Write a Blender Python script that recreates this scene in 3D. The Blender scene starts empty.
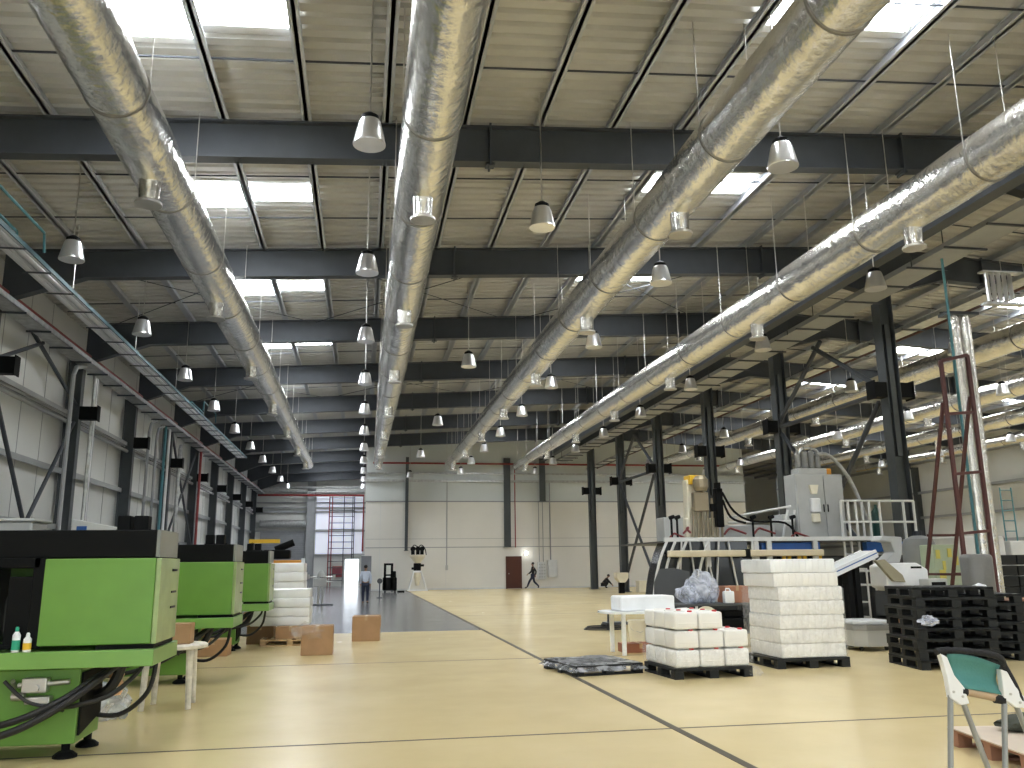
import bpy, bmesh, math, random
from mathutils import Vector, Matrix, Euler
random.seed(7)
S = bpy.context.scene
COL = S.collection
R = math.radians
PI = math.pi

# ------------------------------------------------------------------ camera, world, exposure
cam = bpy.data.cameras.new('camera')
co = bpy.data.objects.new('camera', cam)
COL.objects.link(co)
cam.sensor_width = 36
cam.lens = 850 / 1024 * 36
cam.clip_end = 400
CR = Vector((0.98528, -0.16959, -0.01137))
def _basis():
    f = 850.0
    d = Vector((362 - 512, 568 - 384, f))
    Y = d.normalized()
    n = d.cross(Vector((1, -0.0115, 0))).normalized()
    if n.y > 0: n = -n
    X = Y.cross(n)
    # world axes written in camera axes (right, down, forward) -> camera axes written in the world
    right = Vector((X.x, Y.x, n.x)); down = Vector((X.y, Y.y, n.y)); fwd = Vector((X.z, Y.z, n.z))
    return right, down, fwd
_r, _d, _f = _basis()
co.matrix_world = Matrix(((_r.x, -_d.x, -_f.x, 0), (_r.y, -_d.y, -_f.y, 0), (_r.z, -_d.z, -_f.z, 1.57), (0, 0, 0, 1)))
S.camera = co

w = bpy.data.worlds.new('world')
S.world = w
w.use_nodes = True
bg = w.node_tree.nodes['Background']
bg.inputs[0].default_value = (0.85, 0.93, 1.0, 1)
bg.inputs[1].default_value = 3.0
SKYLIGHT = 26.0
S.view_settings.view_transform = 'Standard'
S.view_settings.look = 'None'
S.view_settings.exposure = 0.55
S.view_settings.gamma = 1
S.view_settings.use_curve_mapping = False

# ------------------------------------------------------------------ materials
MATS = {}
def mat(name, col, rough=0.6, metal=0.0, bump=0.0, bscale=20.0, var=0.0, vscale=3.0, emit=0.0, alpha=1.0,
        trans=0.0, spec=None, stretch=(1, 1, 1), sss=0.0):
    if name in MATS: return MATS[name]
    m = bpy.data.materials.new(name)
    m.use_nodes = True
    nt = m.node_tree
    b = nt.nodes['Principled BSDF']
    c = (col[0], col[1], col[2], 1)
    b.inputs['Base Color'].default_value = c
    b.inputs['Roughness'].default_value = rough
    b.inputs['Metallic'].default_value = metal
    if spec is not None: b.inputs['Specular IOR Level'].default_value = spec
    if emit: b.inputs['Emission Color'].default_value = c; b.inputs['Emission Strength'].default_value = emit
    if alpha < 1: b.inputs['Alpha'].default_value = alpha
    if trans: b.inputs['Transmission Weight'].default_value = trans
    tc = nt.nodes.new('ShaderNodeTexCoord')
    mp = nt.nodes.new('ShaderNodeMapping')
    mp.inputs['Scale'].default_value = stretch
    nt.links.new(tc.outputs['Object'], mp.inputs[0])
    if var >= 0:
        v = var if var else 0.06
        n = nt.nodes.new('ShaderNodeTexNoise')
        n.inputs['Scale'].default_value = vscale
        n.inputs['Detail'].default_value = 5
        nt.links.new(mp.outputs[0], n.inputs['Vector'])
        r = nt.nodes.new('ShaderNodeValToRGB')
        r.color_ramp.elements[0].position = 0.3
        r.color_ramp.elements[1].position = 0.7
        r.color_ramp.elements[0].color = tuple(x * (1 - v) for x in c[:3]) + (1,)
        r.color_ramp.elements[1].color = tuple(min(1, x * (1 + v)) for x in c[:3]) + (1,)
        nt.links.new(n.outputs[0], r.inputs[0])
        nt.links.new(r.outputs[0], b.inputs['Base Color'])
    if bump:
        n2 = nt.nodes.new('ShaderNodeTexNoise')
        n2.inputs['Scale'].default_value = bscale
        n2.inputs['Detail'].default_value = 4
        nt.links.new(mp.outputs[0], n2.inputs['Vector'])
        bp = nt.nodes.new('ShaderNodeBump')
        bp.inputs['Strength'].default_value = bump
        bp.inputs['Distance'].default_value = 0.02
        nt.links.new(n2.outputs[0], bp.inputs['Height'])
        nt.links.new(bp.outputs[0], b.inputs['Normal'])
    MATS[name] = m
    return m

STEEL = mat('painted_steel_grey', (0.060, 0.068, 0.080), 0.5, spec=.3)
COLSTEEL = mat('column_grey', (0.075, 0.085, 0.092), 0.5, spec=.3)
LSTEEL = mat('light_grey_steel', (0.30, 0.31, 0.32), 0.5)
PURLIN = mat('purlin_grey', (0.42, 0.44, 0.48), 0.5)
SHEET = mat('roof_sheet', (0.48, 0.475, 0.45), 0.5, var=0.12, vscale=0.6)
WALLW = mat('wall_panel_white', (0.60, 0.61, 0.59), 0.45, var=0.05, vscale=0.5)
WALLB = mat('wall_render_cream', (0.76, 0.745, 0.70), 0.6, var=0.04, vscale=0.3)
WALLT = mat('wall_upper_sheet', (0.62, 0.66, 0.66), 0.5, var=0.04, vscale=0.3)
GALV = mat('galvanised', (0.50, 0.51, 0.51), 0.42, 0.7, var=0.2, vscale=6)
ALU = mat('spun_aluminium', (0.74, 0.74, 0.75), 0.30, 0.85)
FOIL = mat('foil', (0.80, 0.79, 0.76), 0.27, 1.0, bump=0.9, bscale=5.5, var=0.10, vscale=2.2)
def _foil():
    nt = FOIL.node_tree
    b = nt.nodes['Principled BSDF']
    bp = [n for n in nt.nodes if n.type == 'BUMP'][0]
    bp.inputs['Distance'].default_value = 0.05
    bp.inputs['Strength'].default_value = 0.55
    v = nt.nodes.new('ShaderNodeTexVoronoi'); v.feature = 'DISTANCE_TO_EDGE'; v.inputs['Scale'].default_value = 4.5
    tc = [n for n in nt.nodes if n.type == 'TEX_COORD'][0]
    nt.links.new(tc.outputs['Object'], v.inputs['Vector'])
    b2 = nt.nodes.new('ShaderNodeBump'); b2.inputs['Strength'].default_value = 0.25; b2.inputs['Distance'].default_value = 0.04
    nt.links.new(v.outputs[0], b2.inputs['Height'])
    nt.links.new(bp.outputs[0], b2.inputs['Normal'])
    nt.links.new(b2.outputs[0], b.inputs['Normal'])
_foil()
GREEN = mat('machine_green', (0.14, 0.31, 0.050), 0.38)
GREEND = mat('machine_green_pale', (0.185, 0.37, 0.085), 0.32)
BLACK = mat('machine_black', (0.005, 0.0055, 0.006), 0.6, spec=0.12)
BLACKG = mat('black_gloss', (0.01, 0.01, 0.012), 0.2)
RUBBER = mat('rubber', (0.015, 0.015, 0.016), 0.55)
DPLAST = mat('pallet_black_plastic', (0.012, 0.014, 0.015), 0.5, spec=.3)
METAL = mat('bare_metal', (0.55, 0.54, 0.52), 0.35, 0.9)
GREYM = mat('cabinet_grey', (0.46, 0.47, 0.46), 0.45)
LGREY = mat('pale_grey_paint', (0.66, 0.67, 0.67), 0.4)
RAIL = mat('rail_white', (0.68, 0.69, 0.68), 0.4)
BLUE = mat('machine_blue', (0.02, 0.10, 0.36), 0.4)
YELLOW = mat('safety_yellow', (0.80, 0.50, 0.03), 0.45)
ORANGE = mat('orange_paint', (0.75, 0.33, 0.04), 0.45)
REDP = mat('pipe_red', (0.26, 0.03, 0.03), 0.4)
REDFR = mat('oxide_red', (0.075, 0.02, 0.018), 0.5)
TEAL = mat('teal_paint', (0.06, 0.20, 0.24), 0.5)
TEALF = mat('teal_fabric', (0.075, 0.25, 0.235), 0.6, bump=0.2, bscale=80)
CARD = mat('cardboard', (0.42, 0.25, 0.13), 0.75, var=0.08, vscale=4)
CARDD = mat('cardboard_dark', (0.25, 0.15, 0.085), 0.75)
WOOD = mat('raw_timber', (0.55, 0.38, 0.20), 0.7, var=0.2, vscale=4, stretch=(1, 8, 8))
POLY = mat('milky_plastic', (0.86, 0.85, 0.82), 0.4, bump=0.05, bscale=8, var=.03)
POLYW = mat('white_plastic', (0.88, 0.90, 0.92), 0.35)
CREAM = mat('cream_plastic', (0.80, 0.75, 0.60), 0.4)
REDC = mat('red_cap', (0.65, 0.03, 0.04), 0.4)
WHITEP = mat('white_powder_coat', (0.80, 0.81, 0.82), 0.4)
DOORM = mat('door_brown', (0.085, 0.022, 0.012), 0.45)
SKIN = mat('skin', (0.35, 0.20, 0.13), 0.55)
SHIRT = mat('pale_shirt', (0.62, 0.68, 0.80), 0.8)
NAVY = mat('navy_cloth', (0.02, 0.028, 0.06), 0.8)
DARKC = mat('dark_cloth', (0.018, 0.018, 0.022), 0.8)
HAIR = mat('dark_hair', (0.01, 0.008, 0.007), 0.6)
COPPER = mat('copper_tan', (0.70, 0.42, 0.24), 0.5)
CHAR = mat('charcoal_panel', (0.07, 0.075, 0.08), 0.5)
FOAM = mat('black_foam', (0.012, 0.012, 0.014), 0.8, bump=0.3, bscale=120)
TUBEG = mat('grey_tube', (0.30, 0.31, 0.31), 0.35, 0.3)
SHUT = mat('shutter_grey', (0.26, 0.27, 0.29), 0.45)

def film_mat(name, col, al, sc=9, rg=.15, bs=.35):
    if name in MATS: return MATS[name]
    m = bpy.data.materials.new(name); m.use_nodes = True
    nt = m.node_tree; b = nt.nodes['Principled BSDF']
    b.inputs['Base Color'].default_value = col + (1,)
    b.inputs['Roughness'].default_value = rg
    tc = nt.nodes.new('ShaderNodeTexCoord')
    n = nt.nodes.new('ShaderNodeTexNoise'); n.inputs['Scale'].default_value = sc; n.inputs['Detail'].default_value = 3
    n.inputs['Distortion'].default_value = 1.5
    nt.links.new(tc.outputs['Object'], n.inputs['Vector'])
    mr = nt.nodes.new('ShaderNodeMapRange'); mr.inputs['From Min'].default_value = 0.35; mr.inputs['From Max'].default_value = 0.75
    mr.inputs['To Min'].default_value = al * 0.4; mr.inputs['To Max'].default_value = min(1, al * 2)
    nt.links.new(n.outputs[0], mr.inputs[0]); nt.links.new(mr.outputs[0], b.inputs['Alpha'])
    bp = nt.nodes.new('ShaderNodeBump'); bp.inputs['Strength'].default_value = bs; bp.inputs['Distance'].default_value = 0.02
    nt.links.new(n.outputs[0], bp.inputs['Height']); nt.links.new(bp.outputs[0], b.inputs['Normal'])
    MATS[name] = m
    return m
FILM = film_mat('clear_film', (0.9, 0.92, 0.94), 0.12)
BAGM = film_mat('clear_bag', (0.74, 0.78, 0.90), 0.42, 4, .32, .2)

def emit_mat(name, col, s):
    m = bpy.data.materials.new(name); m.use_nodes = True
    nt = m.node_tree; b = nt.nodes['Principled BSDF']
    b.inputs['Base Color'].default_value = col + (1,)
    b.inputs['Emission Color'].default_value = col + (1,)
    b.inputs['Emission Strength'].default_value = s
    return m
SKYM = emit_mat('daylit_rooflight', (0.93, 0.97, 1.0), SKYLIGHT)
LITM = emit_mat('lit_lamp', (1.0, 0.98, 0.93), 25.0)

def floor_mat(name, c1, c2, rough, worn):
    m = bpy.data.materials.new(name); m.use_nodes = True
    nt = m.node_tree; b = nt.nodes['Principled BSDF']
    tc = nt.nodes.new('ShaderNodeTexCoord')
    n = nt.nodes.new('ShaderNodeTexNoise'); n.inputs['Scale'].default_value = 0.35; n.inputs['Detail'].default_value = 8
    n.inputs['Roughness'].default_value = 0.6
    nt.links.new(tc.outputs['Object'], n.inputs['Vector'])
    r = nt.nodes.new('ShaderNodeValToRGB')
    r.color_ramp.elements[0].position = 0.35; r.color_ramp.elements[0].color = c1 + (1,)
    r.color_ramp.elements[1].position = 0.68; r.color_ramp.elements[1].color = c2 + (1,)
    nt.links.new(n.outputs[0], r.inputs[0]); nt.links.new(r.outputs[0], b.inputs['Base Color'])
    n2 = nt.nodes.new('ShaderNodeTexNoise'); n2.inputs['Scale'].default_value = 1.6; n2.inputs['Detail'].default_value = 6
    nt.links.new(tc.outputs['Object'], n2.inputs['Vector'])
    mr = nt.nodes.new('ShaderNodeMapRange'); mr.inputs['To Min'].default_value = rough; mr.inputs['To Max'].default_value = rough + worn
    nt.links.new(n2.outputs[0], mr.inputs[0]); nt.links.new(mr.outputs[0], b.inputs['Roughness'])
    bp = nt.nodes.new('ShaderNodeBump'); bp.inputs['Strength'].default_value = 0.02; bp.inputs['Distance'].default_value = 0.01
    nt.links.new(n2.outputs[0], bp.inputs['Height']); nt.links.new(bp.outputs[0], b.inputs['Normal'])
    return m
EPOXY = floor_mat('yellow_epoxy', (0.70, 0.565, 0.30), (0.78, 0.64, 0.36), 0.20, 0.10)
CONC = floor_mat('grey_sealed_concrete', (0.14, 0.145, 0.155), (0.22, 0.225, 0.235), 0.14, 0.10)
JOINT = mat('joint_filler', (0.10, 0.085, 0.06), 0.8)
YARD = mat('yard_ground', (0.7, 0.68, 0.62), 0.8)

# ------------------------------------------------------------------ mesh builder
WM = {}
def wm(o): return WM.get(o.name, Matrix())
class MB:
    def __init__(s): s.b = bmesh.new()
    def _m(s, vs, M):
        for v in vs: v.co = M @ v.co
    def box(s, x0, x1, y0, y1, z0, z1, M=None):
        vs = [s.b.verts.new((x, y, z)) for x in (x0, x1) for y in (y0, y1) for z in (z0, z1)]
        for f in ((0, 1, 3, 2), (4, 6, 7, 5), (0, 4, 5, 1), (2, 3, 7, 6), (0, 2, 6, 4), (1, 5, 7, 3)):
            s.b.faces.new([vs[i] for i in f])
        if M: s._m(vs, M)
        return s
    def rbox(s, x0, x1, y0, y1, z0, z1, r=0.02, seg=2, M=None):
        t = MB(); t.box(x0, x1, y0, y1, z0, z1)
        bmesh.ops.bevel(t.b, geom=t.b.edges[:] + t.b.verts[:], offset=r, segments=seg, affect='EDGES', profile=0.5)
        if M: t._m(t.b.verts, M)
        s.join(t); return s
    def join(s, t):
        mp = {v: s.b.verts.new(v.co) for v in t.b.verts}
        for f in t.b.faces:
            try: s.b.faces.new([mp[v] for v in f.verts])
            except ValueError: pass
        t.b.free()
    def bar(s, p1, p2, a, b=None):
        b = b or a
        p1, p2 = Vector(p1), Vector(p2); d = p2 - p1
        M = Matrix.Translation(p1) @ d.to_track_quat('Z', 'Y').to_matrix().to_4x4()
        # keep section upright: x axis horizontal
        z = d.normalized(); x = z.cross(Vector((0, 0, 1)))
        if x.length < 1e-4: x = Vector((1, 0, 0))
        x.normalize(); y = z.cross(x)
        M = Matrix(((x.x, y.x, z.x, p1.x), (x.y, y.y, z.y, p1.y), (x.z, y.z, z.z, p1.z), (0, 0, 0, 1)))
        return s.box(-a / 2, a / 2, -b / 2, b / 2, 0, d.length, M)
    def cyl(s, p1, p2, r1, r2=None, seg=12, cap=True):
        r2 = r1 if r2 is None else r2
        p1, p2 = Vector(p1), Vector(p2); d = (p2 - p1).normalized()
        u = d.orthogonal().normalized(); v = d.cross(u)
        A = [s.b.verts.new(p1 + (u * math.cos(2 * PI * i / seg) + v * math.sin(2 * PI * i / seg)) * r1) for i in range(seg)]
        B = [s.b.verts.new(p2 + (u * math.cos(2 * PI * i / seg) + v * math.sin(2 * PI * i / seg)) * r2) for i in range(seg)]
        for i in range(seg):
            j = (i + 1) % seg; s.b.faces.new((A[i], A[j], B[j], B[i]))
        if cap: s.b.faces.new(A[::-1]); s.b.faces.new(B)
        return s
    def tube(s, pts, r, seg=8, smoothn=0):
        P = [Vector(p) for p in pts]
        if smoothn:
            Q = []
            for i in range(len(P) - 1):
                p0 = P[max(i - 1, 0)]; p1 = P[i]; p2 = P[i + 1]; p3 = P[min(i + 2, len(P) - 1)]
                for k in range(smoothn):
                    t = k / smoothn
                    Q.append(0.5 * ((2 * p1) + (p2 - p0) * t + (2 * p0 - 5 * p1 + 4 * p2 - p3) * t * t + (3 * p1 - p0 - 3 * p2 + p3) * t ** 3))
            Q.append(P[-1]); P = Q
        rings = []; u = None
        for i, p in enumerate(P):
            d = (P[min(i + 1, len(P) - 1)] - P[max(i - 1, 0)]).normalized()
            if u is None: u = d.orthogonal().normalized()
            u = (u - d * u.dot(d)).normalized(); v = d.cross(u)
            rings.append([s.b.verts.new(p + (u * math.cos(2 * PI * k / seg) + v * math.sin(2 * PI * k / seg)) * r) for k in range(seg)])
        for a, b in zip(rings, rings[1:]):
            for k in range(seg):
                j = (k + 1) % seg; s.b.faces.new((a[k], a[j], b[j], b[k]))
        s.b.faces.new(rings[0][::-1]); s.b.faces.new(rings[-1])
        return s
    def lathe(s, prof, c=(0, 0, 0), seg=20, M=None):
        rings = []; new = []
        for r, z in prof:
            rg = [s.b.verts.new((c[0] + r * math.cos(2 * PI * k / seg), c[1] + r * math.sin(2 * PI * k / seg), c[2] + z)) for k in range(seg)]
            rings.append(rg); new += rg
        for a, b in zip(rings, rings[1:]):
            for k in range(seg):
                j = (k + 1) % seg; s.b.faces.new((a[k], a[j], b[j], b[k]))
        s.b.faces.new(rings[0][::-1]); s.b.faces.new(rings[-1])
        if M: s._m(new, M)
        return s
    def prism(s, poly, a0, a1, axis='y'):
        def P(u, v, a): return {'y': (u, a, v), 'x': (a, u, v), 'z': (u, v, a)}[axis]
        A = [s.b.verts.new(P(u, v, a0)) for u, v in poly]; B = [s.b.verts.new(P(u, v, a1)) for u, v in poly]
        n = len(poly)
        for i in range(n):
            j = (i + 1) % n; s.b.faces.new((A[i], A[j], B[j], B[i]))
        s.b.faces.new(A[::-1]); s.b.faces.new(B)
        return s
    def blob(s, c, rx, ry, rz, amp=0.1, sub=3, seed=0, freq=2.2):
        t = bmesh.new(); bmesh.ops.create_icosphere(t, subdivisions=sub, radius=1)
        from mathutils import noise
        for v in t.verts:
            k = 1 + amp * noise.noise(v.co * freq + Vector((seed, seed * 2.3, 0)))* 2
            v.co = Vector((c[0] + v.co.x * rx * k, c[1] + v.co.y * ry * k, c[2] + v.co.z * rz * k))
        q = MB.__new__(MB); q.b = t; s.join(q); return s
    def build(s, name, m, parent=None, bevel=0.0, smooth=False, M=None):
        if M: s._m(s.b.verts, M)
        if parent is not None and parent.name in WM:
            s._m(s.b.verts, WM[parent.name].inverted())
        bmesh.ops.recalc_face_normals(s.b, faces=s.b.faces[:])
        me = bpy.data.meshes.new(name); s.b.to_mesh(me); s.b.free()
        me.materials.append(m)
        if smooth:
            for p in me.polygons: p.use_smooth = True
        o = bpy.data.objects.new(name, me); COL.objects.link(o)
        if parent is not None:
            o.parent = parent; WM[o.name] = WM.get(parent.name, Matrix())
        if bevel:
            md = o.modifiers.new('bevel', 'BEVEL'); md.width = bevel; md.segments = 2; md.limit_method = 'ANGLE'
        if smooth:
            try:
                me.set_sharp_from_angle(angle=R(38))
            except Exception: pass
        return o

def _split_mb(mb):
    b = mb.b; b.verts.ensure_lookup_table(); b.verts.index_update()
    seen = set(); out = []
    for v in b.verts:
        if v.index in seen: continue
        st = [v]; isl = set([v.index])
        while st:
            q = st.pop()
            for e in q.link_edges:
                k = e.other_vert(q)
                if k.index not in isl: isl.add(k.index); st.append(k)
        seen |= isl
        out.append(isl)
    res = []
    for isl in out:
        n = MB(); mp = {i: n.b.verts.new(b.verts[i].co) for i in sorted(isl)}
        for f in b.faces:
            if f.verts[0].index in isl: n.b.faces.new([mp[x.index] for x in f.verts])
        res.append(n)
    b.free()
    return res
def build_each(mb, name, m, parent, **k):
    for n in _split_mb(mb): n.build(name, m, parent, **k)
def tag(o, label, cat, group=None, kind=None):
    if label: o['label'] = label
    if cat: o['category'] = cat
    if group: o['group'] = group
    if kind: o['kind'] = kind
    return o
def thing(name, label, cat, loc=(0, 0, 0), rz=0.0, group=None):
    o = bpy.data.objects.new(name, None); COL.objects.link(o); o.empty_display_size = 0.2
    o.location = loc; o.rotation_euler = (0, 0, rz)
    WM[o.name] = Matrix.Translation(loc) @ Matrix.Rotation(rz, 4, 'Z')
    return tag(o, label, cat, group)
def struct(o): o['kind'] = 'structure'; return o
def single(o, label, cat, group=None, base=None):
    """a top-level thing that is one mesh: move its origin to its own base"""
    me = o.data
    xs = [v.co for v in me.vertices]
    if not xs: return o
    c = Vector(((min(v.x for v in xs) + max(v.x for v in xs)) / 2, (min(v.y for v in xs) + max(v.y for v in xs)) / 2, min(v.z for v in xs)))
    me.transform(Matrix.Translation(-c)); o.location = c
    return tag(o, label, cat, group)
def dup(root, loc, rz=0.0, label=None, group=None):
    def cp(o, par):
        c = o.copy(); COL.objects.link(c)
        if par is not None: c.parent = par
        for ch in o.children: cp(ch, c)
        return c
    r = cp(root, None); r.location = loc; r.rotation_euler = (0, 0, rz)
    WM[r.name] = Matrix.Translation(loc) @ Matrix.Rotation(rz, 4, 'Z')
    if label: r['label'] = label
    if group: r['group'] = group
    return r
ORD = ['first', 'second', 'third', 'fourth', 'fifth', 'sixth', 'seventh', 'eighth', 'ninth', 'tenth', 'eleventh', 'twelfth', 'thirteenth', 'fourteenth']

# ------------------------------------------------------------------ measurements
XL, XM, XR = -9.24, 15.3, 39.9            # left wall columns, middle row, right wall columns
BAY = 6.87
FY = [15.75 + BAY * k for k in range(-1, 10)]   # frames
YF, YB, YD = -12.0, 62.0, 79.0            # front wall, white back wall, deep back wall
def zu(x): x = x if x <= XM else 2 * XM - x; return 9.41 + 0.055 * x
def zt(x): x = x if x <= XM else 2 * XM - x; return 10.20 + 0.058 * x
def zs(x): return zt(x) + 0.2

# ------------------------------------------------------------------ setting: floor
def slab(name, x0, x1, y0, y1, m, z0=-0.3, z1=0.0):
    return struct(MB().box(x0, x1, y0, y1, z0, z1).build(name, m))
fl = struct(MB().box(3.1, 40.4, YF, 79.3, -0.3, 0).box(-10, 3.1, YF, 22.2, -0.3, 0).build('floor', EPOXY))
slab('floor_grey', -10, 3.1, 22.2, 79.3, CONC)
fl['label'] = 'glossy pale yellow epoxy floor'
j = MB()
for y, x1 in ((1.7, 40), (8.45, 40), (15.2, 40), (28.8, 40), (35.7, 40), (49.3, 40)):
    j.box(-9.7 if y < 22 else 3.14, x1, y - 0.018, y + 0.018, 0.0005, 0.002)
j.build('floor_joint', JOINT, fl)
j = MB(); j.box(3.02, 3.10, YF + 0.1, 61.9, 0.0005, 0.0035); j.build('floor_seam', JOINT, fl)
j = MB()
for x in (-3.6, 11.5, 20.0, 28.5): j.box(x - 0.01, x + 0.01, YF + .1, 22.1 if x < 0 else 61.9, 0.0005, 0.0015)
j.build('floor_joint', JOINT, fl)
slab('floor_yard', -30, 60, 79.6, 110, YARD, -0.3, -0.02)
slab('floor_yard', -30, 60, -40, YF - 0.3, YARD, -0.3, -0.02)

# ------------------------------------------------------------------ setting: roof sheets (corrugated across the hall) with purlins
def roof():
    b = bmesh.new()
    xs = [-10.0, XM, 40.6]
    ys = []; y = YF - 0.2; p = 0.34
    while y < 79.4:
        for dy, dz in ((0, 0), (0.20, 0), (0.24, 0.075), (0.30, 0.075)): ys.append((y + dy, dz))
        y += p
    rows = []
    for yy, dz in ys: rows.append([b.verts.new((x, yy, zs(x) + dz)) for x in xs])
    for a, c in zip(rows, rows[1:]):
        for i in range(len(xs) - 1): b.faces.new((a[i], a[i + 1], c[i + 1], c[i]))
    me = bpy.data.meshes.new('ceiling'); b.to_mesh(me); b.free(); me.materials.append(SHEET)
    o = bpy.data.objects.new('ceiling', me); COL.objects.link(o)
    struct(o)
    md = o.modifiers.new('solid', 'SOLIDIFY'); md.thickness = 0.06; md.offset = 1
    return o
ceil = roof()
PX = [-2.83 + 1.55 * k for k in range(-4, 12)]
PX = [x for x in PX if x < XM - 0.3]
PALL = PX + [2 * XM - x for x in PX]
for x in PALL:
    z = zt(x)
    MB().box(x - 0.035, x + 0.035, YF, 79, z, z + 0.2).box(x - 0.10, x + 0.10, YF, 79, z, z + 0.012).box(x - 0.07, x + 0.035, YF, 79, z + 0.185, z + 0.198).build('purlin', PURLIN, ceil)
for k in range(-2, 10):
    for f in (0.36, 0.7):
        y = 15.75 + BAY * (k - 0 + f)
        if y > 78: continue
        m_ = MB()
        for a, c in ((-9.2, XM), (XM, 39.8)):
            m_.bar((a, y, zt(a) + 0.07), (c, y, zt(c) + 0.07), 0.025, 0.03)
        m_.build('sag_rod', STEEL, ceil)
# ------------------------------------------------------------------ daylight: translucent rooflight sheets, two beside each other per strip
wn = 0
for k in range(-3, 10):
    y0 = 12.2 + BAY * k - 0.25
    for (xa, xb, dy0, dy1) in ((-4.25, -2.87, 0, 1.35), (-2.79, -1.36, 0.1, 0.95), (6.5, 7.88, -.75, 0.25), (7.98, 9.38, -.75, 0.3),
                     (22.4, 23.85, 0.1, 1.1), (23.95, 25.35, 0.1, 1.1), (32.0, 33.4, 0.1, 1.1), (33.5, 34.9, 0.1, 1.1)):
        if k > 6 and xa > 0: continue
        wn += 1
        def zz(x): return zs(x) - 0.012
        b = MB()
        vs = [b.b.verts.new(p) for p in ((xa, y0 + dy0, zz(xa)), (xb, y0 + dy0, zz(xb)), (xb, y0 + dy1, zz(xb)), (xa, y0 + dy1, zz(xa)),
                                         (xa, y0 + dy0, zz(xa) - .008), (xb, y0 + dy0, zz(xb) - .008), (xb, y0 + dy1, zz(xb) - .008), (xa, y0 + dy1, zz(xa) - .008))]
        for f in ((0, 1, 2, 3), (4, 7, 6, 5), (0, 4, 5, 1), (1, 5, 6, 2), (2, 6, 7, 3), (3, 7, 4, 0)): b.b.faces.new([vs[i] for i in f])
        struct(b.build('window_%d' % wn, SKYM))

# ------------------------------------------------------------------ setting: walls
zl, zm, zr_ = 9.9, 11.4, 9.9
o = struct(MB().box(-10.0, -9.78, YF, 79.3, -0.3, 9.95).build('wall_left', WALLW))
for z in (1.15, 2.96, 4.72, 6.55, 8.9):
    g = MB().box(-9.77, -9.58, YF + .2, 78.9, z - 0.01, z + 0.01).box(-9.59, -9.57, YF + .2, 78.9, z - 0.09, z + 0.09)
    if abs(z - 6.55) < 0.1: g.cyl((-9.5, YF + .3, z - 0.25), (-9.5, 78.9, z - 0.25), 0.07, seg=10).box(-9.77, -9.5, YF + .2, 78.9, z - .02, z + .12)
    g.build('girt', LSTEEL, o)
g = MB()
for k in range(-3, 10):
    for f in (0.25, 0.5, 0.75): g.box(-9.779, -9.77, 15.75 + BAY * (k + f) - .01, 15.75 + BAY * (k + f) + .01, 0, 9.8)
g.build('panel_joint', LSTEEL, o)
o = struct(MB().box(XR + 0.55, XR + 0.75, YF, 79.3, -0.3, 9.95).build('wall_right', WALLW))
for z in (1.15, 2.9, 4.7, 6.5, 8.7): MB().box(XR + .35, XR + .54, YF + .2, 78.9, z - 0.09, z + 0.09).build('girt', LSTEEL, o)
# white back wall (two halves of a gable), its joint lines and pilasters
def gable(name, x0, x1, y0, y1, m, z0=0, holes=()):
    xs = sorted(set([x0, x1] + ([XM] if x0 < XM < x1 else [])))
    poly = [(x0, z0), (x1, z0)] + [(x, zs(x) - 0.02) for x in reversed(xs)]
    return struct(MB().prism(poly, y0, y1, 'y').build(name, m))
o = struct(MB().box(0.15, 29.0, YB, YB + 0.2, 0, 6.22).build('wall_back', WALLB))
gb = MB(); gb.box(0.2, 28.9, YB - 0.012, YB, 2.93, 2.98).box(0.2, 28.9, YB - 0.006, YB, 3.55, 3.57)
gb.build('wall_groove', LSTEEL, o)
gb = MB()
for x in (5.9, 12.3, 17.2, 22.0, 1.2): gb.box(x - .012, x + .012, YB - 0.006, YB, 0.1, 6.2)
gb.build('panel_joint', LGREY, o)
gable('wall_back_upper', 0.15, 29.0, YB + 0.02, YB + 0.22, WALLT, 6.22)
struct(MB().box(0.15, 29, YB - 0.05, YB + .02, 6.18, 6.26).build('trim_1', LSTEEL))
struct(MB().box(0.15, 29, YB - 0.18, YB + .02, 7.62, 7.78).build('trim_2', GALV))
struct(MB().box(0.15, 29, YB - 0.14, YB + .02, 8.20, 8.30).build('trim_3', GALV))
struct(MB().box(0.15, 29, YB - 0.03, YB, 0, 0.1).build('baseboard_back', LGREY))
struct(MB().box(0.3, 0.45, YB + .22, YD - .01, 0, 10.2).build('wall_return_left', WALLB))
struct(MB().box(28.8, 29.0, YB + .2, YD, 0, 9.8).build('wall_return_right', WALLW))
# deep back wall with the open doorway
D0, D1, DH = -1.50, -0.32, 2.35
o = struct(MB().box(-9.78, D0, YD, YD + .2, 0, 9.7).box(D1, 0.3, YD, YD + .2, 0, 9.9).box(D0, D1, YD, YD + .2, DH, 9.85).box(0.3, 40.4, YD, YD + .2, 0, 9.6).build('wall_deep', WALLW))
gable('wall_deep_gable', -9.78, 40.4, YD + .02, YD + .22, WALLW, 9.5)
for z, hh in ((7.35, .12), (6.9, .12), (6.55, .2), (4.85, .12), (2.75, .05)):
    MB().box(-9.7, 0.2, YD - .2, YD - .01, z - hh / 2, z + hh / 2).build('girt', LSTEEL, o)
sh = MB()
for i in range(26): sh.box(-8.95, -5.05, YD - 0.10 - 0.03 * (i % 2), YD - 0.05, i * 0.185, i * 0.185 + 0.18)
struct(sh.build('door_1', SHUT))
MB().cyl((-9.0, YD - .35, 5.5), (-5.0, YD - .35, 5.5), 0.33, seg=20).build('shutter_drum', GALV, None).name = 'trim_4'
struct(bpy.data.objects['trim_4'])
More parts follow.
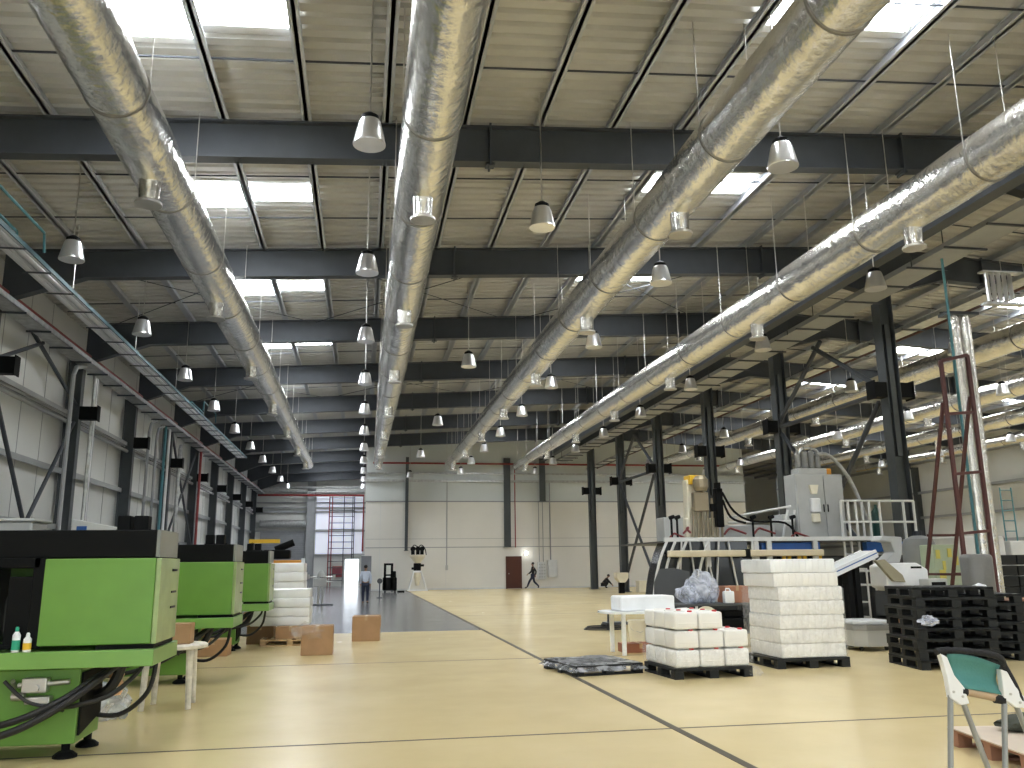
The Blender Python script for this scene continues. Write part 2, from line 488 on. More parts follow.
for i_, (xa, xb, za, zb) in enumerate(((-4.15, -.05, 5.0, 6.75), (-4.15, -.05, 7.0, 7.9), (-4.15, -.05, 2.85, 4.75))):  # faint bluish glow added on wall sheets to brighten the deep wall
    struct(MB().box(xa, xb, YD - .03, YD - .005, za, zb).build('window_%d' % (wn + 1 + i_), emit_mat('glow_wall_sheet_%d' % i_, (0.80, 0.83, 0.95), .22)))
# front wall behind the camera, unseen gate openings added to let in sky light
f = MB()
g0 = YF - 0.25
segs = [(-10, -6), (-0.5, 3), (9, 21), (27, 40.4)]
for a, c in segs: f.box(a, c, g0, YF, 0, 5.2)
f.box(-10, 40.4, g0, YF, 5.2, 9.6)
struct(f.build('wall_front', WALLW)); gable('wall_front_gable', -10, 40.4, g0, YF - .01, WALLW, 9.55)
# grey door leaf standing open beside the doorway, brown door in the back wall
t = thing('tall_locker', 'tall dark grey locker standing at the left end of the white wall', 'locker', (.27, 58.2, 0))
MB().rbox(-.06, .60, 58.0, 58.5, 0.02, 2.34, .01).build('locker_body', mat('locker_grey', (0.20, 0.21, 0.23), 0.45), t)
ld = MB().box(-.03, .57, 57.97, 58.0, .08, 2.28).build('locker_door', mat('locker_grey', (0.20, 0.21, 0.23), 0.45), t)
MB().cyl((.5, 57.95, 1.1), (.5, 57.95, 1.3), .02, seg=8).build('door_handle', METAL, ld)
o = struct(MB().box(10.32, 11.32, YB - .06, YB - .01, 0.02, 2.2).build('door_3', DOORM))
MB().box(10.24, 10.32, YB - .08, YB, 0, 2.28).box(11.32, 11.40, YB - .08, YB, 0, 2.28).box(10.24, 11.4, YB - .08, YB, 2.2, 2.28).build('door_frame', DOORM, o)
MB().cyl((10.45, YB - .06, 1.05), (10.45, YB - .12, 1.05), .03).build('door_handle', METAL, o)

# ------------------------------------------------------------------ steel frame: rafters and columns
def rafter(y, x0, x1, label, n):
    t = thing('roof_beam', label, 'roof beam', ((x0 + x1) / 2, y, zu((x0 + x1) / 2)), 0, None)
    left = x0 < XM - 1
    if left: stn = [(x0, .62), (x0 + 2.0, 0), (x1 - 2.3, 0), (x1, .75)]
    else: stn = [(x0, .75), (x0 + 2.3, 0), (x1 - 2.0, 0), (x1, .62)]
    und = [(x, zu(x) - h) for x, h in stn]; top = [(x, zt(x)) for x, h in stn]
    MB().prism(und + top[::-1], y - .012, y + .012, 'y').build('web', STEEL, t)
    for nm, L, s in (('bottom_flange', und, 1), ('top_flange', top, -1)):
        q = MB()
        q.prism([(a, b) for a, b in L] + [(a, b + s * .03) for a, b in L[::-1]], y - .14, y + .14, 'y')
        q.build(nm, STEEL, t)
    for x in ((2.35, 11.6) if left else (28.2, 19.0)):
        MB().box(x - .02, x + .02, y - .15, y + .15, zu(x) - .09, zt(x) + .05).box(x - .09, x + .09, y - .10, y + .10, zu(x) - .05, zu(x) - .02).build('splice_plate', STEEL, t)
    return t
for i, y in enumerate(FY):
    if i == 0: lab = 'dark grey steel roof beam of the main hall, overhead and nearest the camera'
    else: lab = 'dark grey steel roof beam crossing the main hall, %s one in view from the camera' % ORD[i - 1]
    if y < 62: rafter(y, XL, XM, lab, i)
    else:
        rafter(y, XL, XM, lab, i) if False else None
        t = thing('roof_beam', 'dark grey roof beam over the left rear bay, %s one in view from the camera' % ORD[i - 1], 'roof beam', (-4.5, y, zu(-4.5)))
        MB().prism([(XL, zu(XL) - .62), (XL + 2, zu(XL + 2)), (0.1, zu(.1)), (0.1, zt(.1)), (XL, zt(XL))], y - .012, y + .012, 'y').build('web', STEEL, t)
        MB().prism([(XL, zu(XL) - .62), (XL + 2, zu(XL + 2)), (0.1, zu(.1)), (.1, zu(.1) + .03), (XL + 2, zu(XL + 2) + .03), (XL, zu(XL) - .59)], y - .14, y + .14, 'y').build('bottom_flange', STEEL, t)
    if 15 < y < 62: rafter(y, XM, XR, 'dark grey roof beam of the right-hand hall beyond the column row, %s from the camera' % ORD[i - 1], i)

def hcol(t, x, y, z1, dx=.45, dy=.3, m=COLSTEEL):
    MB().box(x - dx / 2, x - dx / 2 + .02, y - dy / 2, y + dy / 2, .02, z1).box(x + dx / 2 - .02, x + dx / 2, y - dy / 2, y + dy / 2, .02, z1).box(x - dx / 2 + .02, x + dx / 2 - .02, y - .01, y + .01, .02, z1).build('shaft', m, t)
    MB().box(x - dx / 2 - .06, x + dx / 2 + .06, y - dy / 2 - .06, y + dy / 2 + .06, 0, .025).build('base_plate', m, t)
for i, y in enumerate(FY):
    if i == 0: continue
    t = thing('steel_column', 'dark grey steel column on the left wall with a bracket, %s from the camera' % ORD[i - 1], 'column', (XL - .22, y, 0))
    hcol(t, XL - .22, y, zu(XL) - .5)
    MB().box(XL, XL + .55, y - .14, y + .14, 6.42, 6.85).box(XL + .55, XL + .57, y - .17, y + .17, 6.38, 6.89).build('bracket', BLACK, t)
    if y < 62:
        XC = XM + .15
        t = thing('steel_column', 'dark grey column of the middle row with a cross bracket, %s from the camera' % ORD[i - 1], 'column', (XC, y, 0))
        MB().box(XC - .22, XC - .20, y - .2, y + .2, .02, zu(XM) - .7).box(XC + .20, XC + .22, y - .2, y + .2, .02, zu(XM) - .7).box(XC - .2, XC + .2, y - .012, y + .012, .02, zu(XM) - .7).box(XC - .08, XC + .08, y - .16, y - .012, 4.6, 8.6).build('shaft', COLSTEEL, t)
        MB().box(XC - .3, XC + .3, y - .36, y + .36, 0, .03).build('base_plate', COLSTEEL, t)
        MB().box(XC - .62, XC - .22, y - .18, y + .18, 6.35, 6.8).box(XC + .22, XC + .62, y - .18, y + .18, 6.35, 6.8).box(XC - .65, XC - .62, y - .22, y + .22, 6.3, 6.85).box(XC + .62, XC + .65, y - .22, y + .22, 6.3, 6.85).build('bracket', BLACK, t)
        if 22 < y:
            t = thing('steel_column', 'dark column standing at the far right wall, %s from the camera' % ORD[i - 1], 'column', (XR + .3, y, 0))
            hcol(t, XR + .3, y, zu(XR) - .5)
# posts in front of the two back walls
for x, lab in ((-4.6, 'tall grey wind post between the roller shutter and the caged ladder'),):
    t = thing('wind_post', lab, 'post', (x, YD - .5, 0))
    hcol(t, x, YD - .5, 9.4, .75, .3, LSTEEL)
for x, z0, wd, lab in ((3.05, 2.75, .22, 'thin dark post on the upper white wall above the dosing stand'), (10.35, 2.95, .5, 'dark grey post on the upper white wall directly above the brown door'),
                   (13.0, 6.26, .45, 'short grey post high on the back wall above the two electrical boxes'), (19.3, 3.2, .25, 'thin grey post on the back wall behind the middle column row')):
    t = thing('wall_post', lab, 'post', (x, YB - .2, z0))
    MB().box(x - wd / 2, x + wd / 2, YB - .26, YB - .22, z0, 9.4).box(x - .02, x + .02, YB - .22, YB - .02, z0, 9.4).build('post_section', COLSTEEL, t)
    MB().box(x - wd / 2 - .05, x + wd / 2 + .05, YB - .28, YB - .0, z0 - .03, z0).build('end_plate', COLSTEEL, t)

# bracing
def brace(name, label, segs, r=.06, m=STEEL, cat='brace'):
    z = min(min(a[2], b[2]) for a, b in segs)
    t = thing(name, label, cat, (segs[0][0][0], segs[0][0][1], z))
    for a, b in segs: MB().cyl(a, b, r, seg=8).build('brace_tube', m, t)
    return t
x = -9.35
brace('wall_bracing', 'crossed dark bracing tubes on the left wall above the nearest green machine', [((x, 22.9, 6.4), (x, 26.0, 2.9)), ((x, 26.1, 2.9), (x, 29.3, 6.3)), ((x, 23.0, 6.9), (x, 26.0, 8.1)), ((x, 24.9, 8.3), (x, 29.3, 6.9)), ((x, 22.9, .3), (x, 26, 2.9)), ((x, 26.1, 2.9), (x, 29.3, .3))])
brace('wall_bracing', 'crossed dark bracing tubes on the left wall beyond the conduits', [((x, 43.6, 8.1), (x, 50, 2.9)), ((x, 43.6, 2.9), (x, 50, 8.1)), ((x, 43.6, .3), (x, 46.8, 2.9))])
brace('column_bracing', 'crossed dark braces with a beam between two far middle columns', [((XM, 43.6, 6.5), (XM, 49.8, 6.5)), ((XM, 43.6, .3), (XM, 49.8, 6.3)), ((XM, 43.6, 6.3), (XM, 49.8, .3)), ((XM, 43.6, 6.8), (XM, 46.7, 8.9)), ((XM, 49.8, 6.8), (XM, 46.7, 8.9))], .08)
brace('column_bracing', 'crossed dark braces between the two nearest middle columns behind the big machine', [((XM, 23, 6.3), (XM, 29.2, .5)), ((XM, 23, .5), (XM, 29.2, 6.3)), ((XM, 23, 6.8), (XM, 26.5, 8.9)), ((XM, 29.2, 6.8), (XM, 26, 9.0)), ((XM, 23, 6.55), (XM, 29.2, 6.55))], .08)

# ------------------------------------------------------------------ foil ducts
def rad(r, y): return r * (1 if y < 28 else 1 - .40 * min(1, (y - 28) / 31))
def duct(x, y0, y1, zc, r, label, noz=True, n0=14.2, roofz=None):
    t = thing('air_duct', label, 'duct', (x, (y0 + y1) / 2, zc - r))
    b = MB(); seg = 36; n = int((y1 - y0) / 0.45)
    from mathutils import noise
    rings = []
    for i in range(n + 1):
        y = y0 + (y1 - y0) * i / n
        ring = []
        for k in range(seg):
            a = 2 * PI * k / seg
            rr = rad(r, y) * (1 + 0.020 * noise.noise(Vector((math.cos(a) * 1.6 + x, y * 0.9, math.sin(a) * 1.6))) + 0.010 * noise.noise(Vector((math.cos(a) * 5 + x, y * 3.1, math.sin(a) * 5))))
            if i % 8 == 4: rr *= 0.985
            ring.append(b.b.verts.new((x + rr * math.cos(a), y, zc + rr * math.sin(a))))
        rings.append(ring)
    for a, c in zip(rings, rings[1:]):
        for k in range(seg): j = (k + 1) % seg; b.b.faces.new((a[k], a[j], c[j], c[k]))
    b.b.faces.new(rings[0][::-1]); b.b.faces.new(rings[-1])
    b.build('duct_body', FOIL, t, smooth=True)
    y = n0 - 2.2 - BAY; i = 0
    while y < y1 - 1:
        if y > y0 + .5 and y > 3:
            r0 = r; r = rad(r, y)
            q = MB(); q.lathe([(r * 1.0, -.02), (r * 1.022, -.02), (r * 1.022, .02), (r * 1.0, .02)], seg=36, M=Matrix.Translation((x, y, zc)) @ Matrix.Rotation(PI / 2, 4, 'X'))
            q.build('strap', mat('strap_dark', (0.25, 0.24, 0.22), .4, .6), t)
            q = MB()
            for sx in (1,):
                xx = x + sx * r * .98
                q.cyl((xx, y, zc + .1), (xx, y, zt(xx) + .02), .011, seg=6)
            xx = x - r * .98; q.cyl((xx, y, zc + .1), (xx, y, zt(xx) + .02), .011, seg=6)
            build_each(q, 'hanger_wire', METAL, t)
            r = r0
        y += BAY / 2
    if noz:
        y = n0; 
        while y < y1 - 1:
            q = MB(); q.lathe([(.19, .18), (.175, .0), (.165, -.30), (.215, -.34), (.215, -.37), (.15, -.36), (.15, -.1)], (x, y, zc - rad(r, y) - .02), 18)
            nz = q.build('outlet_nozzle', FOIL, t, smooth=True); MB().lathe([(.216, -.372), (.222, -.372), (.222, -.33), (.216, -.33)], (x, y, zc - rad(r, y) - .02), 18).build('nozzle_rim', METAL, nz)
            y += BAY
    return t
for x, lab in ((-3.70, 'foil-wrapped round air duct nearest the left wall'), (0.91, 'foil-wrapped round air duct second from the left, above the grey floor'),
          (5.72, 'foil-wrapped round air duct third from the left, above the wrapped containers'), (10.55, 'foil-wrapped round air duct just left of the middle cable trays')):
    duct(x, 3.0, 59.0, 8.45, .47, lab)
for x, lab in ((19.9, 'foil duct of the right-hand hall, closest beyond the column row'), (25.5, 'foil duct of the right-hand hall, second beyond the column row'),
          (31.0, 'foil duct of the right-hand hall, third beyond the column row'), (36.3, 'foil duct of the right-hand hall, closest to the far right wall')):
    duct(x, 14.0, 58.0, 8.35, .41, lab)

# ------------------------------------------------------------------ hanging high-bay lamps
def lampproto(lit):
    t = thing('high_bay_lamp', 'x', 'lamp', (0, 0, 0), 0, 'hanging high-bay lamps')
    rf_ = MB().lathe([(.215, 0), (.245, .0), (.245, .03), (.238, .05), (.175, .34), (.15, .40), (.12, .41), (.12, .40), (.16, .33), (.215, .04)], seg=24).build('reflector', ALU, t, smooth=True)
    MB().lathe([(.10, .41), (.135, .41), (.135, .47), (.09, .50), (.05, .53), (.02, .53)], seg=20).build('ballast_cap', BLACK, t, smooth=True)
    MB().lathe([(.215, .02), (.215, .03), (.05, .05), (.02, .04)], seg=20).build('diffuser', LITM if lit else mat('lamp_glass', (.62, .61, .57), .25), rf_)
    return t
proto = {False: None, True: None}
def lamp(x, y, z, label, lit=False, xr=None):
    if proto[lit] is None:
        proto[lit] = lampproto(lit); l = proto[lit]; l.location = (x, y, z); l['label'] = label
        WM[l.name] = Matrix.Translation((x, y, z))
    else: l = dup(proto[lit], (x, y, z), 0, label)
    xx = x
    ztop = zs(x) - .004
    if min(abs(x - q) for q in PALL) < .09: ztop = zt(x) - .001
    if min(abs(y - q) for q in FY) < .16: ztop = zu(x) - .001
    MB().cyl((x, y, z + .52), (xx, y, ztop), .014, seg=6).build('suspension_cable', METAL, l)
    return l
rows = [('row nearest the left wall', -6.0, 11.95, 5.76, 11), ('row left of the second duct', -.05, 11.92, 5.76, 11),
        ('sparse row right of the second duct', 3.18, 14.68, 11.45, 5), ('row right of the third duct', 6.5, 11.68, 5.78, 9), ('row right of the fourth duct', 11.62, 17.15, 5.78, 8),
        ('row just beyond the middle columns', 17.8, 22.6, 5.78, 6), ('row amid the right-hand hall', 24.0, 28.2, 5.85, 6), ('row near the right wall', 34.0, 34.0, 5.85, 4)]
for nm, x, y0, dy, n in rows:
    for k in range(n):
        lit = (x < 0 and y0 + dy * k > 66)
        cn = 'near' if k == 0 else None
        lamp(x, y0 + dy * k, 7.78, 'hanging silver lamp, %s from the camera in the %s' % (ORD[k], nm), lit)

# ------------------------------------------------------------------ trays and pipes high up
t = thing('cable_tray', 'long galvanised cable tray running along the left wall under the beam ends', 'cable tray', (-9.0, 45, 8.1))
MB().box(-9.15, -9.12, 6, 78.5, 8.05, 8.2).box(-8.68, -8.65, 6, 78.5, 8.05, 8.2).box(-9.15, -8.65, 6, 78.5, 8.05, 8.065).build('tray_channel', GALV, t)
b = MB()
for k in range(40): b.box(-9.24, -8.6, 6.4 + k * 1.8, 6.44 + k * 1.8, 8.0, 8.05)
build_each(b, 'support_bracket', STEEL, t)
o = MB().tube([(-9.1, 6, 8.55), (-9.1, 78.5, 8.55)], .06, 10).build('sprinkler_pipe', REDP); single(o, 'dark red pipe running along the left wall above the cable tray', 'pipe')
t = thing('pipe_rack', 'hanging rack of four parallel silver pipes with teal brackets near the left wall', 'pipe rack', (-7.0, 30, 7.9))
for xx, zz_, r_ in ((-7.14, 7.86, .07), (-6.90, 7.86, .07), (-6.76, 7.84, .035), (-7.02, 7.83, .03)):
    MB().cyl((xx, 8, zz_), (xx, 50.5, zz_), r_, seg=10).build('pipe', ALU, t)
b = MB()
for k in range(30): b.box(-7.24, -6.66, 8.5 + k * 1.44, 8.53 + k * 1.44, 7.76, 7.79)
build_each(b, 'cross_rung', STEEL, t)
MB().box(-6.69, -6.66, 8, 50.5, 7.79, 7.88).build('side_rail', mat('teal_dull', (.04, .10, .12), .5), t)
for yy in (18.0, 39.5):
    MB().tube([(-6.675, yy - 3, 8.05), (-6.675, yy - 2.9, 8.45), (-6.675, yy, 8.45), (-6.675, yy + .1, 8.05)], .03, 6).tube([(-7.2, yy - 3, 8.05), (-7.2, yy - 2.9, 8.45), (-7.2, yy, 8.45), (-7.2, yy + .1, 8.05)], .03, 6).build('teal_bracket', TEAL, t)
for k in range(8):
    yy = 9.2 + k * 5.8
    MB().cyl((-6.95, yy, 8.03), (-6.95, yy, zt(-6.95)), .012, seg=6).build('hanger_rod', METAL, t)
# right: trays over the middle columns
t = thing('cable_tray', 'wide dark double cable tray along the middle column row', 'cable tray', (14.2, 38, 8.85))
MB().box(13.7, 14.6, 8, 61, 8.98, 9.0).box(13.7, 13.72, 8, 61, 9.0, 9.12).box(14.58, 14.6, 8, 61, 9.0, 9.12).build('tray_channel', LSTEEL, t)
b = MB()
for k in range(36): b.box(13.6, 14.75, 8.5 + 1.45 * k, 8.55 + 1.45 * k, 8.93, 8.975)
build_each(b, 'support_bracket', STEEL, t)
MB().box(13.75, 14.5, 8, 61, 9.02, 9.07).build('cable_bundle', RUBBER, t)
for k in range(8): MB().cyl((13.68, 12 + 6.6 * k, 8.95), (13.68, 12 + 6.6 * k, zt(13.68)), .015, seg=6).cyl((14.66, 12 + 6.6 * k, 8.95), (14.66, 12 + 6.6 * k, zt(14.66)), .015, seg=6).build('hanger_rod', STEEL, t)
t = thing('crane_girder', 'deep dark steel girder running lengthwise just left of the middle trays', 'girder', (12.9, 38, 9.1))
MB().box(12.75, 13.1, 6, 61, 9.1, 9.13).box(12.75, 13.1, 6, 61, 9.52, 9.55).box(12.91, 12.94, 6, 61, 9.13, 9.52).build('girder_section', STEEL, t)
t = thing('cable_tray', 'narrow grey cable tray beside the middle columns, lower than the wide one', 'cable tray', (16.4, 38, 8.5))
MB().box(16.15, 16.65, 8, 61, 8.50, 8.52).box(16.15, 16.17, 8, 61, 8.52, 8.64).box(16.63, 16.65, 8, 61, 8.52, 8.64).build('tray_channel', GALV, t)
b = MB()
for k in range(30): b.box(15.99, 16.75, 8.5 + 1.75 * k, 8.54 + 1.75 * k, 8.45, 8.495)
build_each(b, 'support_bracket', STEEL, t)
single(MB().tube([(17.0, 8, 8.6), (17.0, 61, 8.6)], .04, 8).build('sprinkler_pipe', mat('pipe_brown', (.09, .035, .025), .6)), 'thin red pipe running lengthwise right of the middle column row', 'pipe')
single(MB().tube([(0.6, 61.67, 8.95), (28.5, 61.67, 8.95)], .07, 8).build('sprinkler_pipe', REDP), 'long horizontal red pipe crossing the top of the white back wall', 'pipe')
single(MB().tube([(-9.2, 77.95, 7.95), (0.0, 77.95, 7.95), (0.0, 77.95, 3.0)], .09, 8).build('sprinkler_pipe', REDP), 'thick red pipe framing the left rear wall and dropping at its corner', 'pipe')
single(MB().tube([(-9.2, 77.95, 8.65), (0.0, 77.95, 8.65)], .10, 8).build('wall_pipe', GALV), 'upper grey pipe crossing the left rear wall above the red one', 'pipe')
single(MB().tube([(-9.2, 77.95, 8.25), (0.0, 77.95, 8.25)], .06, 8).build('wall_pipe', GALV), 'thin grey pipe between the red pipe and the upper grey pipe', 'pipe')
single(MB().tube([(-5, 23.5, 9.75), (9.5, 23.5, 10.35)], .035, 8).build('roof_strut', GALV), 'thin pale tube across the roof behind the second beam', 'pipe')
single(MB().tube([(-5, 37.6, 9.75), (9.5, 37.6, 10.35)], .05, 8).build('roof_strut', WHITEP), 'white tube across the roof behind the fourth beam', 'pipe')
for (ya, yb, nm) in ((22.8, 29.4, 'second and third'), (36.5, 43.1, 'fourth and fifth')):  # crossed ties
    for xa, xb, sd in ((-8.5, -2.0, 'left roof part'), (-1.8, 4.8, 'roof centre'), (5.5, 12.0, 'right roof part')):
        t = thing('roof_tie', 'thin crossed tie rods, %s, between the %s beams' % (sd, nm), 'tie rods', (xa, ya, zt(xa) - .1))
        MB().cyl((xa, ya, zt(xa) - .06), (xb, yb, zt(xb) - .06), .014, seg=6).build('tie_rod', STEEL, t)
        MB().cyl((xb, ya, zt(xb) - .09), (xa, yb, zt(xa) - .09), .014, seg=6).build('tie_rod', STEEL, t)
# conduits down the left wall
def pipe(pts, r, m, name, label, cat='pipe'): return single(MB().tube(pts, r, 8, 0).build(name, m), label, cat)
pipe([(-8.95, 27.6, 0.2), (-8.95, 27.6, 7.5), (-8.95, 27.8, 7.8), (-8.95, 28.6, 8.02)], .07, LSTEEL, 'wall_conduit', 'thick grey conduit bending into the tray, nearest on the left wall', 'conduit')
pipe([(-9.05, 30.05, 0.2), (-9.05, 30.05, 8.0)], .05, GALV, 'wall_conduit', 'bright conduit beside the left-wall column behind the first machine', 'conduit')
pipe([(-9.05, 30.35, 0.2), (-9.05, 30.35, 8.0)], .03, WHITEP, 'wall_conduit', 'thin white conduit beside the left-wall column behind the first machine', 'conduit')
for i, (yy, m_, lab) in enumerate(((37.6, LSTEEL, 'grey bent conduit on the left wall, first of the hooked group'), (39.0, LSTEEL, 'grey bent conduit on the left wall, second of the hooked group'))):
    pipe([(-9.0, yy, .2), (-9.0, yy, 7.3), (-9.0, yy + .3, 7.7), (-9.0, yy + 1.2, 7.95)], .06, m_, 'wall_conduit', lab, 'conduit')
pipe([(-9.0, 40.6, .2), (-9.0, 40.6, 8.0)], .06, TEAL, 'wall_pipe', 'thin blue pipe on the left wall beside the hooked conduits')
pipe([(-9.0, 41.4, .2), (-9.0, 41.4, 8.0)], .06, WHITEP, 'wall_pipe', 'white pipe on the left wall right of the blue one')
pipe([(-9.0, 43.9, .2), (-9.0, 43.9, 7.4), (-9.0, 44.1, 7.6)], .09, GALV, 'wall_pipe', 'silver-tipped grey pipe on the left wall past the white one')
pipe([(-9.0, 49.4, .2), (-9.0, 49.4, 8.0)], .07, REDP, 'wall_pipe', 'vertical dark red pipe on the left wall')
# conduits on the back wall
pipe([(5.95, 61.9, 1.7), (5.95, 61.9, 7.7)], .03, LSTEEL, 'wall_conduit', 'thin vertical conduit with a hanging pull switch on the white wall', 'conduit')
single(MB().rbox(5.86, 6.04, 61.82, 61.93, 1.35, 1.7, .02).build('wall_switch', GREYM), 'small grey switch at the foot of the lone conduit on the white wall', 'switch')
pipe([(10.95, 61.9, 2.9), (10.95, 61.9, 8.9)], .04, REDP, 'wall_pipe', 'thin vertical red pipe right of the post above the brown door')
pipe([(12.7, 61.9, 1.85), (12.7, 61.9, 6.2)], .025, LSTEEL, 'wall_conduit', 'conduit dropping to the left electrical box on the back wall', 'conduit')
pipe([(13.0, 61.9, 1.85), (13.0, 61.9, 6.2)], .025, LSTEEL, 'wall_conduit', 'second conduit dropping to the left electrical box on the back wall', 'conduit')
pipe([(13.55, 61.9, 1.98), (13.55, 61.9, 7.6)], .045, LSTEEL, 'wall_conduit', 'thicker conduit dropping to the right electrical box on the back wall', 'conduit')
for (xa, xb, za, zb, lab, dots) in ((12.55, 13.18, .62, 1.86, 'white wall box with rows of sockets right of the brown door', True), (13.32, 14.0, .75, 2.0, 'plain pale electrical box on the back wall, right of the socket box', False)):
    t = thing('electrical_box', lab, 'electrical box', ((xa + xb) / 2, 61.9, za))
    MB().rbox(xa, xb, 61.75, 61.98, za, zb, .02).build('box_body', LGREY, t)
    if dots:
        for r_ in range(5):
            for c_ in range(3):
                MB().cyl((xa + .13 + c_ * .18, 61.74, zb - .18 - r_ * .22), (xa + .13 + c_ * .18, 61.70, zb - .18 - r_ * .22), .05, seg=8).build('socket', GREYM, t)
    else: MB().rbox(xa + .05, xb - .05, 61.73, 61.76, za + .05, zb - .05, .01).build('box_door', LGREY, t)
t = thing('wall_lamp', 'small lit bulkhead lamp above the walking person beside the brown door', 'lamp', (11.72, 61.9, 2.4))
MB().lathe([(.0001, 0), (.12, .0), (.14, .04), (.14, .08)], M=Matrix.Translation((11.72, 61.98, 2.5)) @ Matrix.Rotation(PI / 2, 4, 'X')).build('lamp_base', GREYM, t)
MB().blob((11.72, 61.86, 2.5), .13, .08, .13, 0, 2).build('lamp_globe', LITM, t, smooth=True)
# caged ladder and hose box at the deep wall
t = thing('caged_ladder', 'tall red and dark caged ladder on the left rear wall left of the open door', 'ladder', (-1.9, 78.6, 0))
for xx in (-3.0, -2.75): MB().cyl((xx, 78.6, 0.02), (xx, 78.6, 7.9), .045, seg=8).build('red_upright', REDP, t)
for xx in (-1.7, -.95, -.8): MB().cyl((xx, 78.5, 2.4 if xx > -1.6 else 0.02), (xx, 78.5, 8.0), .04, seg=8).build('dark_upright', STEEL, t)
for k in range(14):
    z = .5 + k * .56
    MB().cyl((-3.0, 78.55, z), (-.8 if z > 2.4 else -1.7, 78.55, z), .03, seg=6).build('rung', STEEL, t)
t = thing('hose_cabinet', 'dark red fire hose cabinet low on the left rear wall', 'cabinet', (-2.1, 78.7, .8))
MB().rbox(-2.6, -1.75, 78.72, 78.99, .8, 1.75, .02).build('cabinet_body', REDP, t)
MB().box(-2.5, -1.85, 78.69, 78.72, .9, 1.65).build('cabinet_glass', mat('dark_red_glass', (.2, .03, .05), .2), t)

